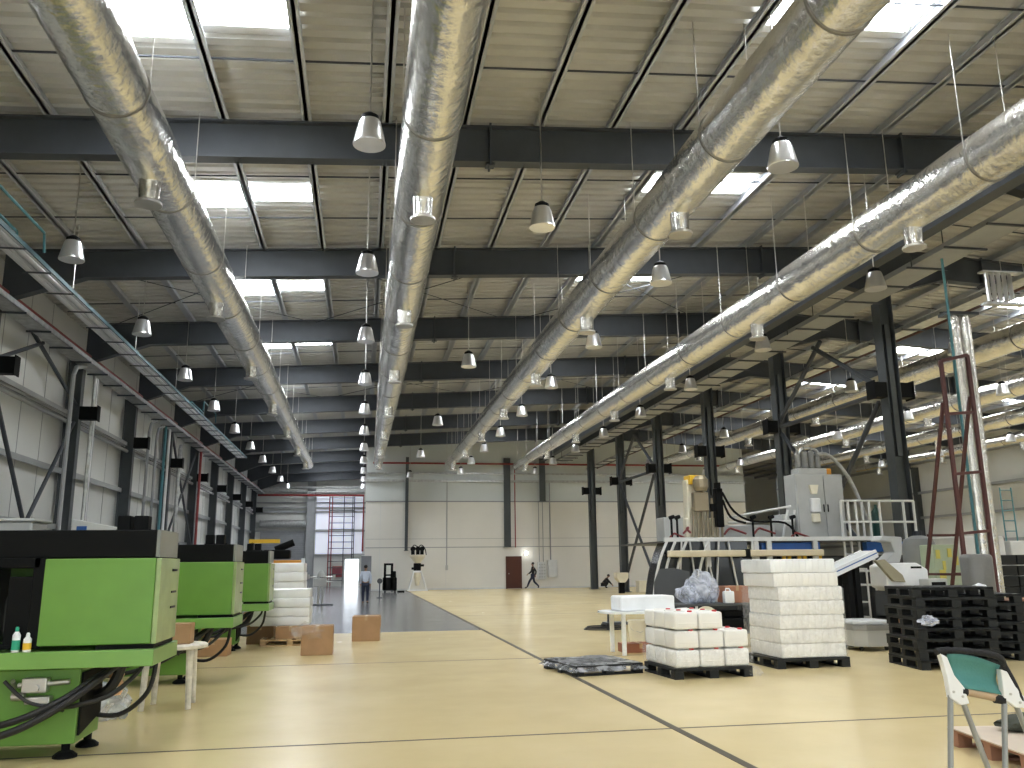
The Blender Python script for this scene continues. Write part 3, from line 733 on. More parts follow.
# ------------------------------------------------------------------ green injection moulding machines
def green_machine():
    t = thing('moulding_machine', 'x', 'machine', (0, 0, 0), 0, 'green moulding machines in a row')
    # origin: right end of the overhanging unit at floor level, x goes left (negative), y goes away
    MB().prism([(-.98, .94), (-.045, .94), (-.045, 1.68), (-.97, 1.68)], .0, .05).box(-5.5, -1.4, .0, .05, .94, 1.02).build('front_guard', GREEN, t, bevel=.01)
    eg = MB().prism([(.0, .94), (.80, .94), (.80, 1.68), (.0, 1.68)], -.043, -.0, 'x').build('end_guard', mat('machine_green_sheen', (0.30, 0.40, 0.17), 0.25, var=.15, vscale=3), t, bevel=.008)  # greyer, paler green: reflected light put into the end face colour
    for k, z in enumerate((1.23, 1.37, 1.57)):
        MB().box(-.001, .006, .48, .68, z - .010, z + .010).build('latch', BLACK, eg)
    MB().rbox(-5.5, -.06, .03, .85, 1.685, 1.93, .01).build('black_hood', BLACK, t)
    MB().box(-.06, -.03, .03, .80, 1.69, 1.93).build('hood_end', mat('hood_end_grey', (.22, .23, .21), .3), t)
    MB().rbox(-5.5, .005, -.08, .92, .76, .90, .008).build('base_tray', GREEND, t)
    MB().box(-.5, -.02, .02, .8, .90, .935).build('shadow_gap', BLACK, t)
    MB().rbox(-5.5, -.1, .86, .92, .9, 1.93, .01).build('rear_guard', GREEN, t)
    # black framed opening with the inside of the machine
    MB().box(-1.06, -.96, .0, .06, .92, 1.69).box(-2.0, -1.9, .0, .06, .92, 1.69).box(-1.95, -1.0, .0, .06, 1.60, 1.69).box(-1.95, -1.0, .0, .12, .92, .96).box(-1.25, -1.0, .01, .05, .95, 1.53).build('opening_frame', BLACK, t, bevel=.01)
    MB().box(-5.5, -2.0, .0, .06, .92, 1.69).build('side_guard', GREEN, t)
    MB().rbox(-1.95, -1.3, .45, .85, 1.0, 1.35, .04).box(-1.5, -1.42, .2, .5, .95, 1.6).cyl((-2, .6, 1.45), (-1.2, .6, 1.45), .08).box(-1.75, -1.6, .15, .4, 1.1, 1.3).build('inner_carriage', mat('oily_grey', (.10, .10, .09), .4, .5), t)
    MB().box(-1.95, -1.1, .78, .84, .95, 1.65).build('inner_panel', GREEN, t)
    # sloping stand
    MB().rbox(-1.75, -.63, .12, .80, .12, .74, .01).rbox(-3.2, -1.75, .12, .85, .12, .74, .01).build('base_cabinet', GREEN, t)
    MB().prism([(.16, .18), (.76, .28), (.76, .70), (.16, .70)], -.632, -.61, 'x').build('base_end_panel', BLACK, t)
    MB().box(-1.80, -1.62, .09, .12, .14, .62).box(-3.0, -1.95, .09, .12, .14, .7).build('recess_shade', BLACK, t)  # black slabs on the cabinet face, painting the shade of open recesses
    MB().box(-5.4, -3.4, .15, .85, .12, .74).build('base_cabinet', GREEN, t)
    for xx, yy in ((-.72, .2), (-.68, .68), (-3.0, .2), (-3.0, .7), (-5.2, .3), (-5.2, .7)):
        MB().lathe([(.10, 0), (.10, .02), (.06, .05), (.035, .06), (.035, .13)], (xx, yy, 0), 14).build('levelling_foot', BLACK, t)
    v = MB()
    v.rbox(-1.42, -1.22, .0, .10, .56, .68, .01).rbox(-1.38, -1.18, -.02, .09, .47, .53, .01).cyl((-1.5, .05, .53), (-1.4, .05, .53), .035).cyl((-1.46, .05, .62), (-1.05, .05, .64), .022).cyl((-1.3, -.03, .6), (-1.3, .1, .6), .03).cyl((-1.5, .03, .66), (-1.5, .1, .6), .02)
    v.rbox(-1.32, -1.26, .02, .10, .34, .41, .01)
    v.build('hydraulic_valve', METAL, t, M=Matrix.Translation((.36, 0, 0)))
    for i, (pts, r) in enumerate((([(-2.6, .0, .30), (-1.7, -.06, .26), (-1.1, -.1, .34), (-.72, -.02, .50), (-.5, .12, .66), (-.3, .4, .78)], .028),
                   ([(-2.6, -.02, .20), (-1.7, -.12, .16), (-1.1, -.14, .26), (-.7, -.05, .46), (-.45, .1, .66), (-.35, .4, .78)], .03),
                   ([(-.8, .1, .42), (-.6, .02, .45), (-.35, .04, .52), (-.18, .2, .68), (-.16, .35, .78)], .02),
                   ([(-2.4, .05, .58), (-2.1, -.02, .66), (-1.8, .02, .6), (-1.5, .04, .66)], .02),
                   ([(-.62, .55, .45), (-.5, .5, .5), (-.42, .5, .62), (-.38, .5, .78)], .05),
                   ([(-.75, .7, .3), (-.45, .75, .25), (-.2, .75, .45), (-.14, .75, .76)], .022),
                   ([(-1.2, .02, .66), (-1.0, -.02, .5), (-.8, .0, .44), (-.74, .1, .4)], .016))):
        MB().tube(pts, r, 8, 6).build('hydraulic_hose', RUBBER, t, smooth=True)
    for k in range(4): MB().lathe([(.06, 0), (.075, .03), (.06, .06)], (-.52 + .0, .82 + .02 * k, .42 + .075 * k), 12).build('copper_coil', COPPER, t)
    MB().rbox(-.56, -.44, .6, .75, 1.95, 2.09, .01).rbox(-.41, -.28, .6, .75, 1.95, 2.09, .01).box(-.58, -.25, .65, .70, 1.92, 1.96).build('warning_horn', BLACK, t)
    return t
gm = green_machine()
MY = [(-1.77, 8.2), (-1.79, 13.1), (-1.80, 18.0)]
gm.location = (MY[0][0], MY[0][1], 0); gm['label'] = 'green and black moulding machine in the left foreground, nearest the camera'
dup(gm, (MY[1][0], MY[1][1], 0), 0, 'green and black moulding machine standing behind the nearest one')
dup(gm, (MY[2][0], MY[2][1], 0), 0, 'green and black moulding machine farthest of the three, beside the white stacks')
def spray(x, y, z, m1, label, h=.15):
    t = thing('spray_can', label, 'bottle', (x, y, z), 0, None)
    MB().lathe([(.03, 0), (.032, .01), (.032, h * .7), (.015, h * .85)], (x, y, z), 14).build('can_body', POLYW, t, smooth=True)
    MB().lathe([(.0335, .02), (.0335, h * .5)], (x, y, z), 14).build('printed_sleeve', m1, t)
    MB().lathe([(.016, h * .85), (.016, h), (.008, h + .01)], (x, y, z), 10).build('can_cap', m1 if m1 != YELLOW else POLYW, t)
spray(-2.89, 8.155, .902, mat('can_green', (.02, .35, .22), .4), 'green and white spray can on the ledge of the nearest machine', .20)
spray(-2.80, 8.155, .902, YELLOW, 'yellow and white squeeze bottle beside the green spray can', .15)
t = thing('storage_bin', 'grey lidded plastic bin lying on top of the nearest green machine', 'bin', (-3.3, 9.0, 1.93))
MB().rbox(-3.5, -3.05, 8.7, 9.1, 1.932, 2.03, .02).build('bin_body', GREYM, t)
MB().rbox(-3.53, -3.02, 8.67, 9.13, 2.03, 2.06, .01).build('bin_lid', GREYM, t)
t = thing('wall_cabinet', 'pale cabinet with sloping top seen over the nearest machine', 'cabinet', (-6.2, 22.3, 0))
MB().prism([(-6.85, 0), (-5.6, 0), (-5.6, 2.55), (-6.85, 2.80)], 22.0, 22.7).build('cabinet_body', LGREY, t, bevel=.02)
MB().box(-6.72, -6.50, 21.96, 22.0, 2.4, 2.62).build('cabinet_window', BLUE, t)
# ------------------------------------------------------------------ round-top side table next to the nearest machine, its box, bag and pallet wood below
def round_table():
    c = (-2.18, 11.1)
    t = thing('side_table', 'worn white round-topped table between the first two machines', 'table', (c[0], c[1], 0))
    m = mat('stained_white', (.70, .66, .58), .6, var=.25, vscale=9, bump=.3)
    MB().lathe([(.36, .66), (.38, .67), (.38, .70), (.36, .715)], (c[0], c[1], 0), 32).build('table_top', m, t, smooth=True)
    for dx, dy in ((.24, -.24), (.2, .28), (-.27, -.26), (-.25, .26)):
        MB().cyl((c[0] + dx, c[1] + dy, 0), (c[0] + dx * .9, c[1] + dy * .9, .665), .032, .04, 10).build('leg', m, t)
round_table()
single(MB().rbox(-2.20, -1.98, 10.95, 11.2, .717, .95, .006).build('cardboard_box', CARD), 'small upright brown carton on the round white table', 'box')
b = MB(); b.blob((-2.75, 10.4, .17), .28, .25, .2, .25, 3, 4)
single(b.build('plastic_bag', BAGM, smooth=True), 'crumpled clear plastic bag under the round white table', 'bag')
def carton(x0, x1, y0, y1, z0, z1, label, m=CARD, flaps=False, rz=0, name='cardboard_box'):
    cx, cy = (x0 + x1) / 2, (y0 + y1) / 2
    M = Matrix.Translation((cx, cy, 0)) @ Matrix.Rotation(rz, 4, 'Z') @ Matrix.Translation((-cx, -cy, 0))
    t = thing(name, label, 'box', (cx, cy, z0), 0)
    MB().rbox(x0, x1, y0, y1, z0, z1, .008).build('box_body', m, t, M=M)
    MB().box(cx - .03, cx + .03, y0 - .002, y1 + .002, z1 - .09, z1 + .002).build('packing_tape', mat('tape_brown', (.50, .34, .19), .3), t, M=M)
    if flaps: MB().box(x1, x1 + .012, y0 + .02, y1 - .02, z1 - .25, z1 - .02, M).build('box_flap', m, t)
    return t
carton(-.17, .43, 19.65, 20.2, 0, .53, 'brown cardboard box alone on the floor right of the white stacks', flaps=True, rz=R(-3))
carton(-1.08, -.50, 16.8, 17.3, 0, .52, 'brown cardboard box under clear film in front of the white stacks')
b = MB(); b.blob((-.95, 16.95, .42), .32, .30, .15, .3, 3, 9)
single(b.build('film_scrap', FILM, smooth=True), 'crumpled clear film draped over the front brown cardboard box', 'plastic film')
carton(-2.95, -2.42, 17.1, 17.6, 0, .30, 'low brown carton on the floor under the second machine')
carton(-2.4, -1.85, 19.6, 20.2, .0, .38, 'dark brown carton beside the timber pallet', CARDD)

def wood_pallet(cx, cy, label, w_=1.2, d_=1.0, rz=0, m=WOOD, z=0.0):
    t = thing('wooden_pallet', label, 'pallet', (cx, cy, z), rz)
    M = Matrix.Translation((cx, cy, z)) @ Matrix.Rotation(rz, 4, 'Z')
    for k in range(7):
        x0 = -w_ / 2 + k * (w_ - .1) / 6
        MB().box(x0, x0 + .1, -d_ / 2, d_ / 2, .118, .138).build('deck_board', m, t, M=M)
    for yy in (-d_ / 2, -.05, d_ / 2 - .1):
        MB().box(-w_ / 2, w_ / 2, yy, yy + .1, .098, .118).build('stringer', m, t, M=M)
        MB().box(-w_ / 2, w_ / 2, yy, yy + .1, 0, .02).build('bottom_board', m, t, M=M)
        for xx in (-w_ / 2, -.06, w_ / 2 - .12): MB().box(xx, xx + .12, yy, yy + .1, .02, .098).build('block', m, t, M=M)
    return t
wood_pallet(-1.45, 19.5, 'pale wooden pallet under the front white stack')
carton(-1.75, -1.15, 19.05, 19.5, .14, .38, 'brown carton on the timber pallet under the white stack')
carton(-1.12, -.9, 19.1, 19.8, .14, .36, 'narrow brown carton at the right edge of the timber pallet')

def layered_stack(x0, x1, y0, y1, z0, layers, lh, nm, group_lab, m, lobes=0, jitter=.03, seed=1, step=None, top_m=None):
    rnd = random.Random(seed)
    for k in range(layers):
        dx, dy = rnd.uniform(-jitter, jitter), rnd.uniform(-jitter, jitter)
        z = z0 + k * lh
        b = MB()
        X0, X1, Y0, Y1 = x0 + dx, x1 + dx, y0 + dy, y1 + dy
        if step: X0 += step[k][0]; X1 += step[k][1]
        b.rbox(X0, X1, Y0, Y1, z, z + lh - .002, .022, 2)
        if lobes:
            n = int((X1 - X0) / lobes)
            for i in range(n):
                xx = X0 + (i + .5) * (X1 - X0) / n
                b.cyl((xx, Y0 + .045, z + .02), (xx, Y0 + .045, z + lh - .02), (X1 - X0) / n * .46, seg=12)
            n = int((Y1 - Y0) / lobes)
            for i in range(n):
                yy = Y0 + (i + .5) * (Y1 - Y0) / n
                b.cyl((X0 + .045, yy, z + .02), (X0 + .045, yy, z + lh - .02), (Y1 - Y0) / n * .46, seg=12)
        pos = 'bottom layer' if k == 0 else ('top layer' if k == layers - 1 else '%s layer from the bottom' % ORD[k])
        mm = top_m if (top_m and k == layers - 1) else m
        single(b.build(nm, mm, smooth=True), '%s, %s' % (group_lab, pos), 'container pack', 'layers of ' + group_lab)
layered_stack(-2.3, -1.08, 19.3, 20.4, .385, 4, .19, 'container_pack', 'white pack in the front left white stack', POLYW, jitter=.02, seed=3)
wood_pallet(-1.95, 22.4, 'wooden pallet under the rear white stack', 1.2, 1.0)
layered_stack(-2.6, -1.40, 21.9, 23.0, .14, 7, .225, 'container_pack', 'white pack in the rear left white stack', POLYW, jitter=.02, seed=5)

# yellow machine and grey items behind the white stacks
t = thing('yellow_machine', 'yellow framed machine with black top parts behind the white stacks', 'machine', (-2.6, 30, 0))
MB().rbox(-4.2, -2.0, 29.6, 31.4, 0, 1.2, .03).build('machine_body', GREYM, t)
MB().rbox(-3.1, -1.95, 29.5, 29.8, 1.35, 1.85, .02).box(-3.0, -2.8, 29.55, 29.75, 0, 1.4).box(-2.1, -1.95, 29.55, 29.75, 0, 1.4).build('yellow_frame', ORANGE, t)
MB().rbox(-2.9, -2.1, 29.45, 29.5, 1.5, 1.66, .01).build('front_grille', BLACK, t)
MB().rbox(-3.3, -2.4, 30, 30.6, 1.9, 2.2, .05).cyl((-2.9, 30.2, 2.2), (-2.3, 30.2, 2.45), .12).build('black_fittings', BLACK, t)
MB().box(-3.75, -2.75, 30.0, 30.12, 2.42, 2.55).build('yellow_arm', YELLOW, t)
MB().box(-3.7, -3.6, 30.0, 30.12, 1.1, 2.45).build('arm_post', BLACK, t)
MB().rbox(-1.98, -1.86, 29.4, 29.5, .6, 1.9, .01).build('white_edge', POLYW, t)
t = thing('valve_stand', 'grey post-mounted valve machine on a cross foot on the grey floor', 'machine', (-1.72, 39.0, 0))
MB().cyl((-1.85, 39, .05), (-1.85, 39, .8), .05).cyl((-1.68, 39, .05), (-1.68, 39, .8), .05).build('post', METAL, t)
MB().box(-2.35, -1.2, 38.9, 39.1, 0, .06).box(-1.85, -1.7, 38.5, 39.5, 0, .05).build('cross_foot', STEEL, t)
MB().rbox(-2.05, -1.5, 38.8, 39.2, .8, 1.15, .03).lathe([(.16, 1.15), (.2, 1.2), (.14, 1.35), (.05, 1.5)], (-1.75, 39, 0), 12).build('valve_body', GREYM, t)
MB().cyl((-2.3, 39, 1.2), (-1.2, 39, 1.2), .03).cyl((-2.3, 39, 1.12), (-2.3, 39, 1.32), .06).cyl((-1.2, 39, 1.1), (-1.2, 39, 1.3), .07).cyl((-1.25, 39, 1.0), (-1.6, 39, 1.0), .03).build('side_arm', METAL, t)

# black pallet stacker and white dosing stand against the back wall
t = thing('pallet_stacker', 'black pallet stacker truck parked by the white wall corner', 'forklift', (1.9, 57.5, 0))
MB().rbox(1.40, 1.55, 57, 57.3, .1, 1.85, .01).rbox(1.85, 2.0, 57, 57.3, .1, 1.85, .01).box(1.4, 2.0, 57, 57.3, 1.72, 1.85).box(1.4, 2.0, 57, 57.3, 1.05, 1.15).build('mast', BLACK, t)
MB().rbox(1.35, 2.25, 57.0, 57.9, .12, .95, .05).rbox(1.9, 2.2, 57.3, 57.9, .9, 1.35, .05).build('truck_body', BLACK, t)
MB().box(1.4, 1.55, 56, 57, .08, .14).box(1.85, 2.0, 56, 57, .08, .14).build('fork', STEEL, t)
for xx in (1.45, 2.1): MB().cyl((xx, 57.2, .09), (xx + .1, 57.2, .09), .09, seg=14).cyl((xx, 57.8, .09), (xx + .1, 57.8, .09), .09, seg=14).build('wheel', RUBBER, t)
MB().rbox(2.3, 2.75, 57.1, 57.5, .0, .1, .02).build('foot_plate', BLACK, t)
t = thing('dosing_stand', 'white dosing hopper stand with black motors on top beside the white wall', 'machine', (3.75, 60, 0))
for xx, xt in ((3.15, 3.5), (4.4, 4.0)):
    for yy in (59.6, 60.4): MB().bar((xx, yy, 0), (xt, 60 + (yy - 60) * .5, 1.3), .07).build('leg', WHITEP, t)
MB().box(3.1, 4.45, 59.55, 59.65, 0, .08).box(3.1, 4.45, 60.35, 60.45, 0, .08).box(3.45, 4.05, 59.7, 60.3, 1.25, 1.35).build('stand_frame', WHITEP, t)
MB().lathe([(.12, .35), (.25, .95), (.25, 1.2)], (3.75, 60, 0), 16).build('lower_hopper', CREAM, t)
MB().rbox(3.5, 3.98, 59.75, 60.25, 1.35, 1.85, .03).cyl((3.98, 60, 1.7), (4.2, 60, 1.7), .08).cyl((3.5, 60, 1.5), (3.35, 60, 1.5), .08).build('mixer_unit', BLACK, t)
MB().lathe([(.18, 1.85), (.55, 2.3), (.55, 2.42), (.5, 2.42)], (3.75, 60, 0), 16).build('upper_hopper', CREAM, t)
for dx in (-.32, .02, .3):
    MB().cyl((3.75 + dx, 60, 2.4), (3.75 + dx, 60, 2.72), .13).cyl((3.75 + dx, 59.8, 2.82), (3.75 + dx, 60.2, 2.82), .17).build('feed_motor', BLACK, t)
MB().tube([(3.35, 60, 2.8), (3.5, 60, 3.08), (3.8, 60, 2.95), (4.0, 60, 3.08), (4.25, 60, 2.85), (4.35, 60, 2.4)], .03, 6, 4).build('feed_cable', BLACK, t)
t = thing('post_barrier', 'thin dark pole with a round head standing on the grey floor', 'post', (.95, 47, 0))
MB().cyl((.95, 47, 0.02), (.95, 47, .75), .03).lathe([(.16, 0), (.16, .03), (.03, .05)], (.95, 47, 0), 14).build('pole', STEEL, t)
MB().cyl((.95, 46.97, .88), (.95, 47.03, .88), .14, seg=18).build('round_head', CHAR, t)

# ------------------------------------------------------------------ plastic pallets
def plastic_pallet_proto(w_=1.2, d_=1.1):
    t = thing('plastic_pallet', 'x', 'pallet', (0, 0, 0), 0, 'black plastic pallets')
    b = MB(); b.rbox(-w_ / 2, w_ / 2, -d_ / 2, -d_ / 2 + .1, .105, .145, .008).rbox(-w_ / 2, w_ / 2, d_ / 2 - .1, d_ / 2, .105, .145, .008)
    for k in range(8):
        x0 = -w_ / 2 + k * (w_ - .11) / 7
        b.rbox(x0, x0 + .11, -d_ / 2, d_ / 2, .11, .148, .006)
    b.build('deck', DPLAST, t)
    for xx in (-w_ / 2 + .07, 0, w_ / 2 - .07):
        for yy in (-d_ / 2 + .07, 0, d_ / 2 - .07):
            MB().rbox(xx - .07, xx + .07, yy - .07, yy + .07, .018, .108, .008).build('block', DPLAST, t)
        MB().rbox(xx - .07, xx + .07, -d_ / 2, d_ / 2, 0, .02, .004).build('runner', DPLAST, t)
    return t
pp = plastic_pallet_proto(); pp.location = (4.88, 12.42, 0); pp.rotation_euler.z = R(4); pp['label'] = 'black plastic pallet under the white jerrycans with red caps'
WM[pp.name] = Matrix.Translation((4.88, 12.42, 0)) @ Matrix.Rotation(R(4), 4, 'Z')
dup(pp, (6.84, 13.15, 0), R(0), 'black plastic pallet under the tall wrapped white stack')
dup(pp, (3.5, 13.2, 0), R(101), 'low black plastic pallet with clear film lying beside the floor seam')
# film over the low pallet
b = MB(); n = 14
from mathutils import noise as NZ
gv = {}
for i in range(n + 1):
    for j_ in range(n + 1):
        u, v = i / n - .5, j_ / n - .5
        e = max(abs(u), abs(v))
        z = .158 + .02 * NZ.noise(Vector((u * 6, v * 6, 1)))
        if e > .44: z -= (e - .44) * 1.6
        gv[i, j_] = b.b.verts.new((u * 1.32, v * 1.22, z))
for i in range(n):
    for j_ in range(n): b.b.faces.new((gv[i, j_], gv[i + 1, j_], gv[i + 1, j_ + 1], gv[i, j_ + 1]))
o = b.build('film_sheet', film_mat('grey_film', (.40, .41, .43), .42, 4, .3, .2), smooth=True); o.location = (3.5, 13.2, 0); o.rotation_euler.z = R(101)
tag(o, 'wrinkled clear film spread over the low black pallet beside the floor seam', 'plastic film')
# stack of black pallets at the right
rnd = random.Random(11)
for k in range(8):
    pos = 'bottom' if k == 0 else ('topmost' if k == 7 else '%s from the bottom' % ORD[k])
    dup(pp, (8.85 + rnd.uniform(-.03, .03) + (.05 if k > 3 else 0), 12.35 + rnd.uniform(-.03, .03), k * .149), R(-11 + rnd.uniform(-2, 2)), 'black plastic pallet in the right-hand front stack, %s' % pos, 'front stack of black pallets')
for k in range(7):
    pos = 'bottom' if k == 0 else ('topmost' if k == 6 else '%s from the bottom' % ORD[k])
    dup(pp, (10.1 + rnd.uniform(-.05, .05), 13.3 + rnd.uniform(-.04, .04), k * .149), R(-9 + rnd.uniform(-3, 3)), 'black plastic pallet in the stack just behind the front stack, %s' % pos, 'rear stack of black pallets')
b = MB(); b.blob((8.22, 11.72, .72), .14, .09, .07, .35, 3, 2)
single(b.build('plastic_bag', BAGM, smooth=True), 'white plastic bag caught on the side of the black pallet stack', 'bag')

# ------------------------------------------------------------------ jerrycans on the pallet
def jerry_proto(w_=.37, d_=.36, h=.258):
    t = thing('jerrycan', 'x', 'container', (0, 0, 0), 0, 'white jerrycans with red caps')
    b = MB(); b.rbox(-w_ / 2, w_ / 2, -d_ / 2, d_ / 2, 0, h - .02, .035, 3)
    b.rbox(-w_ / 2 + .03, w_ / 2 - .03, -d_ / 2 - .004, d_ / 2 + .004, .05, h * .45, .03)
    b.build('body', POLY, t, smooth=True)
    MB().rbox(-.09, .07, -.02, .02, h - .03, h - .004, .008).build('handle', POLY, t)
    MB().lathe([(.03, 0), (.034, .005), (.034, .028), (.02, .03)], (w_ / 2 - .10, -d_ / 2 + .06, h - .028), 14).build('cap', REDC, t)
    return t
jp = None
M0 = Matrix.Translation((4.88, 12.42, 0)) @ Matrix.Rotation(R(4), 4, 'Z')
for lz, ln in enumerate(('bottom layer', 'middle layer', 'top layer')):
    for r_, rn in enumerate(('front row', 'middle row', 'back row')):
        for c_, cn in enumerate(('left', 'centre', 'right')):
            if lz == 2 and c_ == 2: continue
            p = M0 @ Vector((-.38 + c_ * .385, -.35 + r_ * .37, .150 + lz * .258))
            lab = 'milky jerrycan with red cap on the low pallet, %s, %s, %s' % (ln, rn, cn)
            if jp is None:
                jp = jerry_proto(); jp.location = p; jp.rotation_euler.z = R(4); jp['label'] = lab
            else: dup(jp, p, R(4), lab)
b = MB(); b.rbox(-.62, .62, -.60, .60, .145, .40, .05, 2)
o = b.build('film_wrap', FILM, smooth=True); o.location = (4.88, 12.42, 0); o.rotation_euler.z = R(4)
tag(o, 'clear stretch film around the bottom layer of jerrycans', 'plastic film')
b = MB(); b.blob((5.56, 12.0, .06), .12, .12, .07, .35, 3, 6)
single(b.build('film_scrap', FILM, smooth=True), 'loose clump of clear film at the right corner of the jerrycan pallet', 'plastic film')
# tall wrapped stack
st = [(-.0, -.0), (0, 0), (0, 0), (0, 0), (-.0, 0), (-.06, -.05), (-.08, -.07)]
layered_stack(6.34, 7.42, 12.62, 13.7, .150, 7, .212, 'container_pack', 'milky bottle pack in the tall wrapped stack', POLY, lobes=.105, jitter=.012, seed=8, step=st, top_m=POLYW)
b = MB(); b.rbox(6.24, 7.42, 12.54, 13.76, .155, 1.22, .06, 3)
single(b.build('film_wrap', FILM, smooth=True), 'clear stretch film wrapped round the tall white stack', 'plastic film')

# ------------------------------------------------------------------ white table with foam block, things below
t = thing('plastic_table', 'white oval-ended table behind the jerrycans', 'table', (5.0, 15.5, 0))
b = MB(); pts = []
for k in range(24):
    a = 2 * PI * k / 24; ca, sa = math.cos(a), math.sin(a)
    pts.append((5.02 + .72 * math.copysign(abs(ca) ** .6, ca), 15.5 + .55 * math.copysign(abs(sa) ** .6, sa)))
b.prism(pts, .715, .75, 'z'); b.build('table_top', POLYW, t)
for xx, yy in ((4.62, 15.15), (5.45, 15.15), (4.62, 15.9), (5.45, 15.9)): MB().rbox(xx - .035, xx + .035, yy - .035, yy + .035, 0, .715, .01).build('leg', POLYW, t)
single(MB().rbox(4.58, 5.62, 15.2, 15.8, .752, 1.02, .035).build('foam_block', mat('white_foam', (.9, .92, .94), .6)), 'long white foam-wrapped block lying on the white table', 'foam block')
carton(4.75, 5.4, 15.6, 16.0, 0, .16, 'flat reddish brown carton on the floor under the white table', mat('card_red', (.36, .14, .08), .7))
t = thing('bucket', 'cream plastic bucket on the floor behind the white table', 'bucket', (5.5, 17.1, 0))
MB().lathe([(.15, 0), (.19, .45), (.20, .45), (.20, .48), (.18, .48), (.145, .02)], (5.5, 17.1, 0), 20).build('bucket_body', CREAM, t, smooth=True)
MB().tube([(5.31, 17.1, .45), (5.35, 17.0, .30), (5.5, 16.9, .25), (5.65, 17.0, .30), (5.69, 17.1, .45)], .006, 6).build('bucket_handle', METAL, t)
t = thing('hose_trolley', 'black hose coil on a low wheeled trolley behind the white table', 'hose trolley', (5.9, 21.3, 0))
b = MB()
for k in range(3):
    rr = .52 - .04 * k
    b.tube([(6.0 + rr * math.cos(a * PI / 12), 21.3 + rr * .7 * math.sin(a * PI / 12), .02 + .03 * k) for a in range(25)], .014, 6)
b.build('hose_coil', RUBBER, t)
MB().box(6.0, 6.9, 21.1, 21.5, .12, .18).tube([(6.1, 21.3, .15), (6.1, 21.3, .42), (6.4, 21.3, .42)], .03, 6).build('trolley_frame', STEEL, t)
for xx in (6.05, 6.8): MB().cyl((xx, 21.05, .08), (xx, 21.1, .08), .08).cyl((xx, 21.5, .08), (xx, 21.55, .08), .08).build('wheel', RUBBER, t)
# cream plastic chair behind the jerrycans
def plastic_chair(x, y, rz, label, m=CREAM):
    M = Matrix.Translation((x, y, 0)) @ Matrix.Rotation(rz, 4, 'Z')
    t = thing('plastic_chair', label, 'chair', (x, y, 0), rz)
    MB().rbox(-.22, .22, -.22, .22, .42, .45, .012).build('seat', m, t, M=M)
    b = MB(); n = 8
    for k in range(n):
        a0, a1 = -1 + 2 * k / n, -1 + 2 * (k + 1) / n
        def zt_(a): return .88 - .10 * a * a
        b.prism([(.22 * a0, .45), (.22 * a1, .45), (.24 * a1, zt_(a1)), (.24 * a0, zt_(a0))], .20 + .03 * (1 - a0 * a0) * 0, .225)
    b.build('backrest', m, t, M=M)
    for sx in (-1, 1):
        MB().tube([(sx * .24, .22, .66), (sx * .27, 0, .66), (sx * .26, -.2, .62), (sx * .23, -.21, .44)], .018, 8, 4).build('armrest', m, t, M=M)
        for sy in (-1, 1): MB().bar((sx * .20, sy * .19, .42), (sx * .25, sy * .25, 0), .035).build('leg', m, t, M=M)
plastic_chair(5.62, 14.15, R(200), 'cream plastic chair tucked behind the jerrycan pallet')
# dark bench with clear bag, brown carton, jug
class MBS(MB):
    def build(s, *a, **k):
        s._m(s.b.verts, Matrix.Translation((.25, .45, 0)))
        return MB.build(s, *a, **k)
t = thing('work_bench', 'dark steel work bench between the white table and the tall stack', 'bench', (6.75, 16.35, 0))
MBS().rbox(5.75, 7.35, 15.5, 16.3, .78, .82, .008).build('bench_top', CHAR, t)
for xx in (5.8, 7.28):
    for yy in (15.55, 16.25): MBS().box(xx - .03, xx + .03, yy - .03, yy + .03, 0, .78).build('leg', STEEL, t)
MBS().box(5.8, 7.28, 15.55, 16.25, .25, .28).build('lower_shelf', STEEL, t)
b = MBS(); b.rbox(6.6, 7.2, 15.6, 16.1, .28, .55, .03).cyl((6.5, 15.7, .38), (6.5, 16.1, .38), .1).rbox(6.7, 7.1, 15.65, 15.9, .56, .68, .02)
single(b.build('machine_spares', BLACK), 'dark machine spare parts on the lower shelf of the work bench', 'spare parts')
b = MBS(); b.blob((6.30, 15.85, 1.13), .28, .24, .33, .14, 4, 3, 1.8); b.blob((6.10, 15.85, 1.00), .32, .20, .17, .14, 4, 8, 1.8); b.blob((6.52, 15.85, 1.08), .17, .18, .25, .14, 4, 12, 1.8)
o = b.build('plastic_bag', BAGM, smooth=True); single(o, 'big clear plastic bag bulging on the dark work bench', 'bag')
single(MBS().rbox(6.1, 6.3, 15.8, 16.0, .825, 1.15, .03).rbox(6.35, 6.6, 15.8, 16.0, .825, 1.1, .03).build('bagged_bottles', mat('pale_blue_plastic', (.55, .60, .70), .4), smooth=True), 'pale bottles inside the clear bag on the work bench', 'bottles')
carton(7.03, 7.55, 16.2, 16.6, .822, 1.14, 'brown carton on the work bench right of the clear bag', mat('card_brown', (.42, .19, .11), .7))
t = thing('jerrycan', 'small white jug with a handle in front of the brown bench carton', 'container', (7.03, 16.05, .82))
MBS().rbox(6.68, 6.88, 15.53, 15.68, .822, 1.05, .025).build('body', POLYW, t, smooth=True)
MBS().tube([(6.72, 15.6, 1.04), (6.73, 15.6, 1.10), (6.80, 15.6, 1.10), (6.83, 15.6, 1.04)], .012, 6).build('handle', POLYW, t)
single(MB().prism([(5.95, .0), (6.75, .0), (6.75, 1.42), (6.4, 1.50), (6.10, 1.48), (5.97, 1.2)], 17.3, 17.34).build('grey_board', CHAR), 'charcoal board with cut corners standing behind the clear bag', 'board')

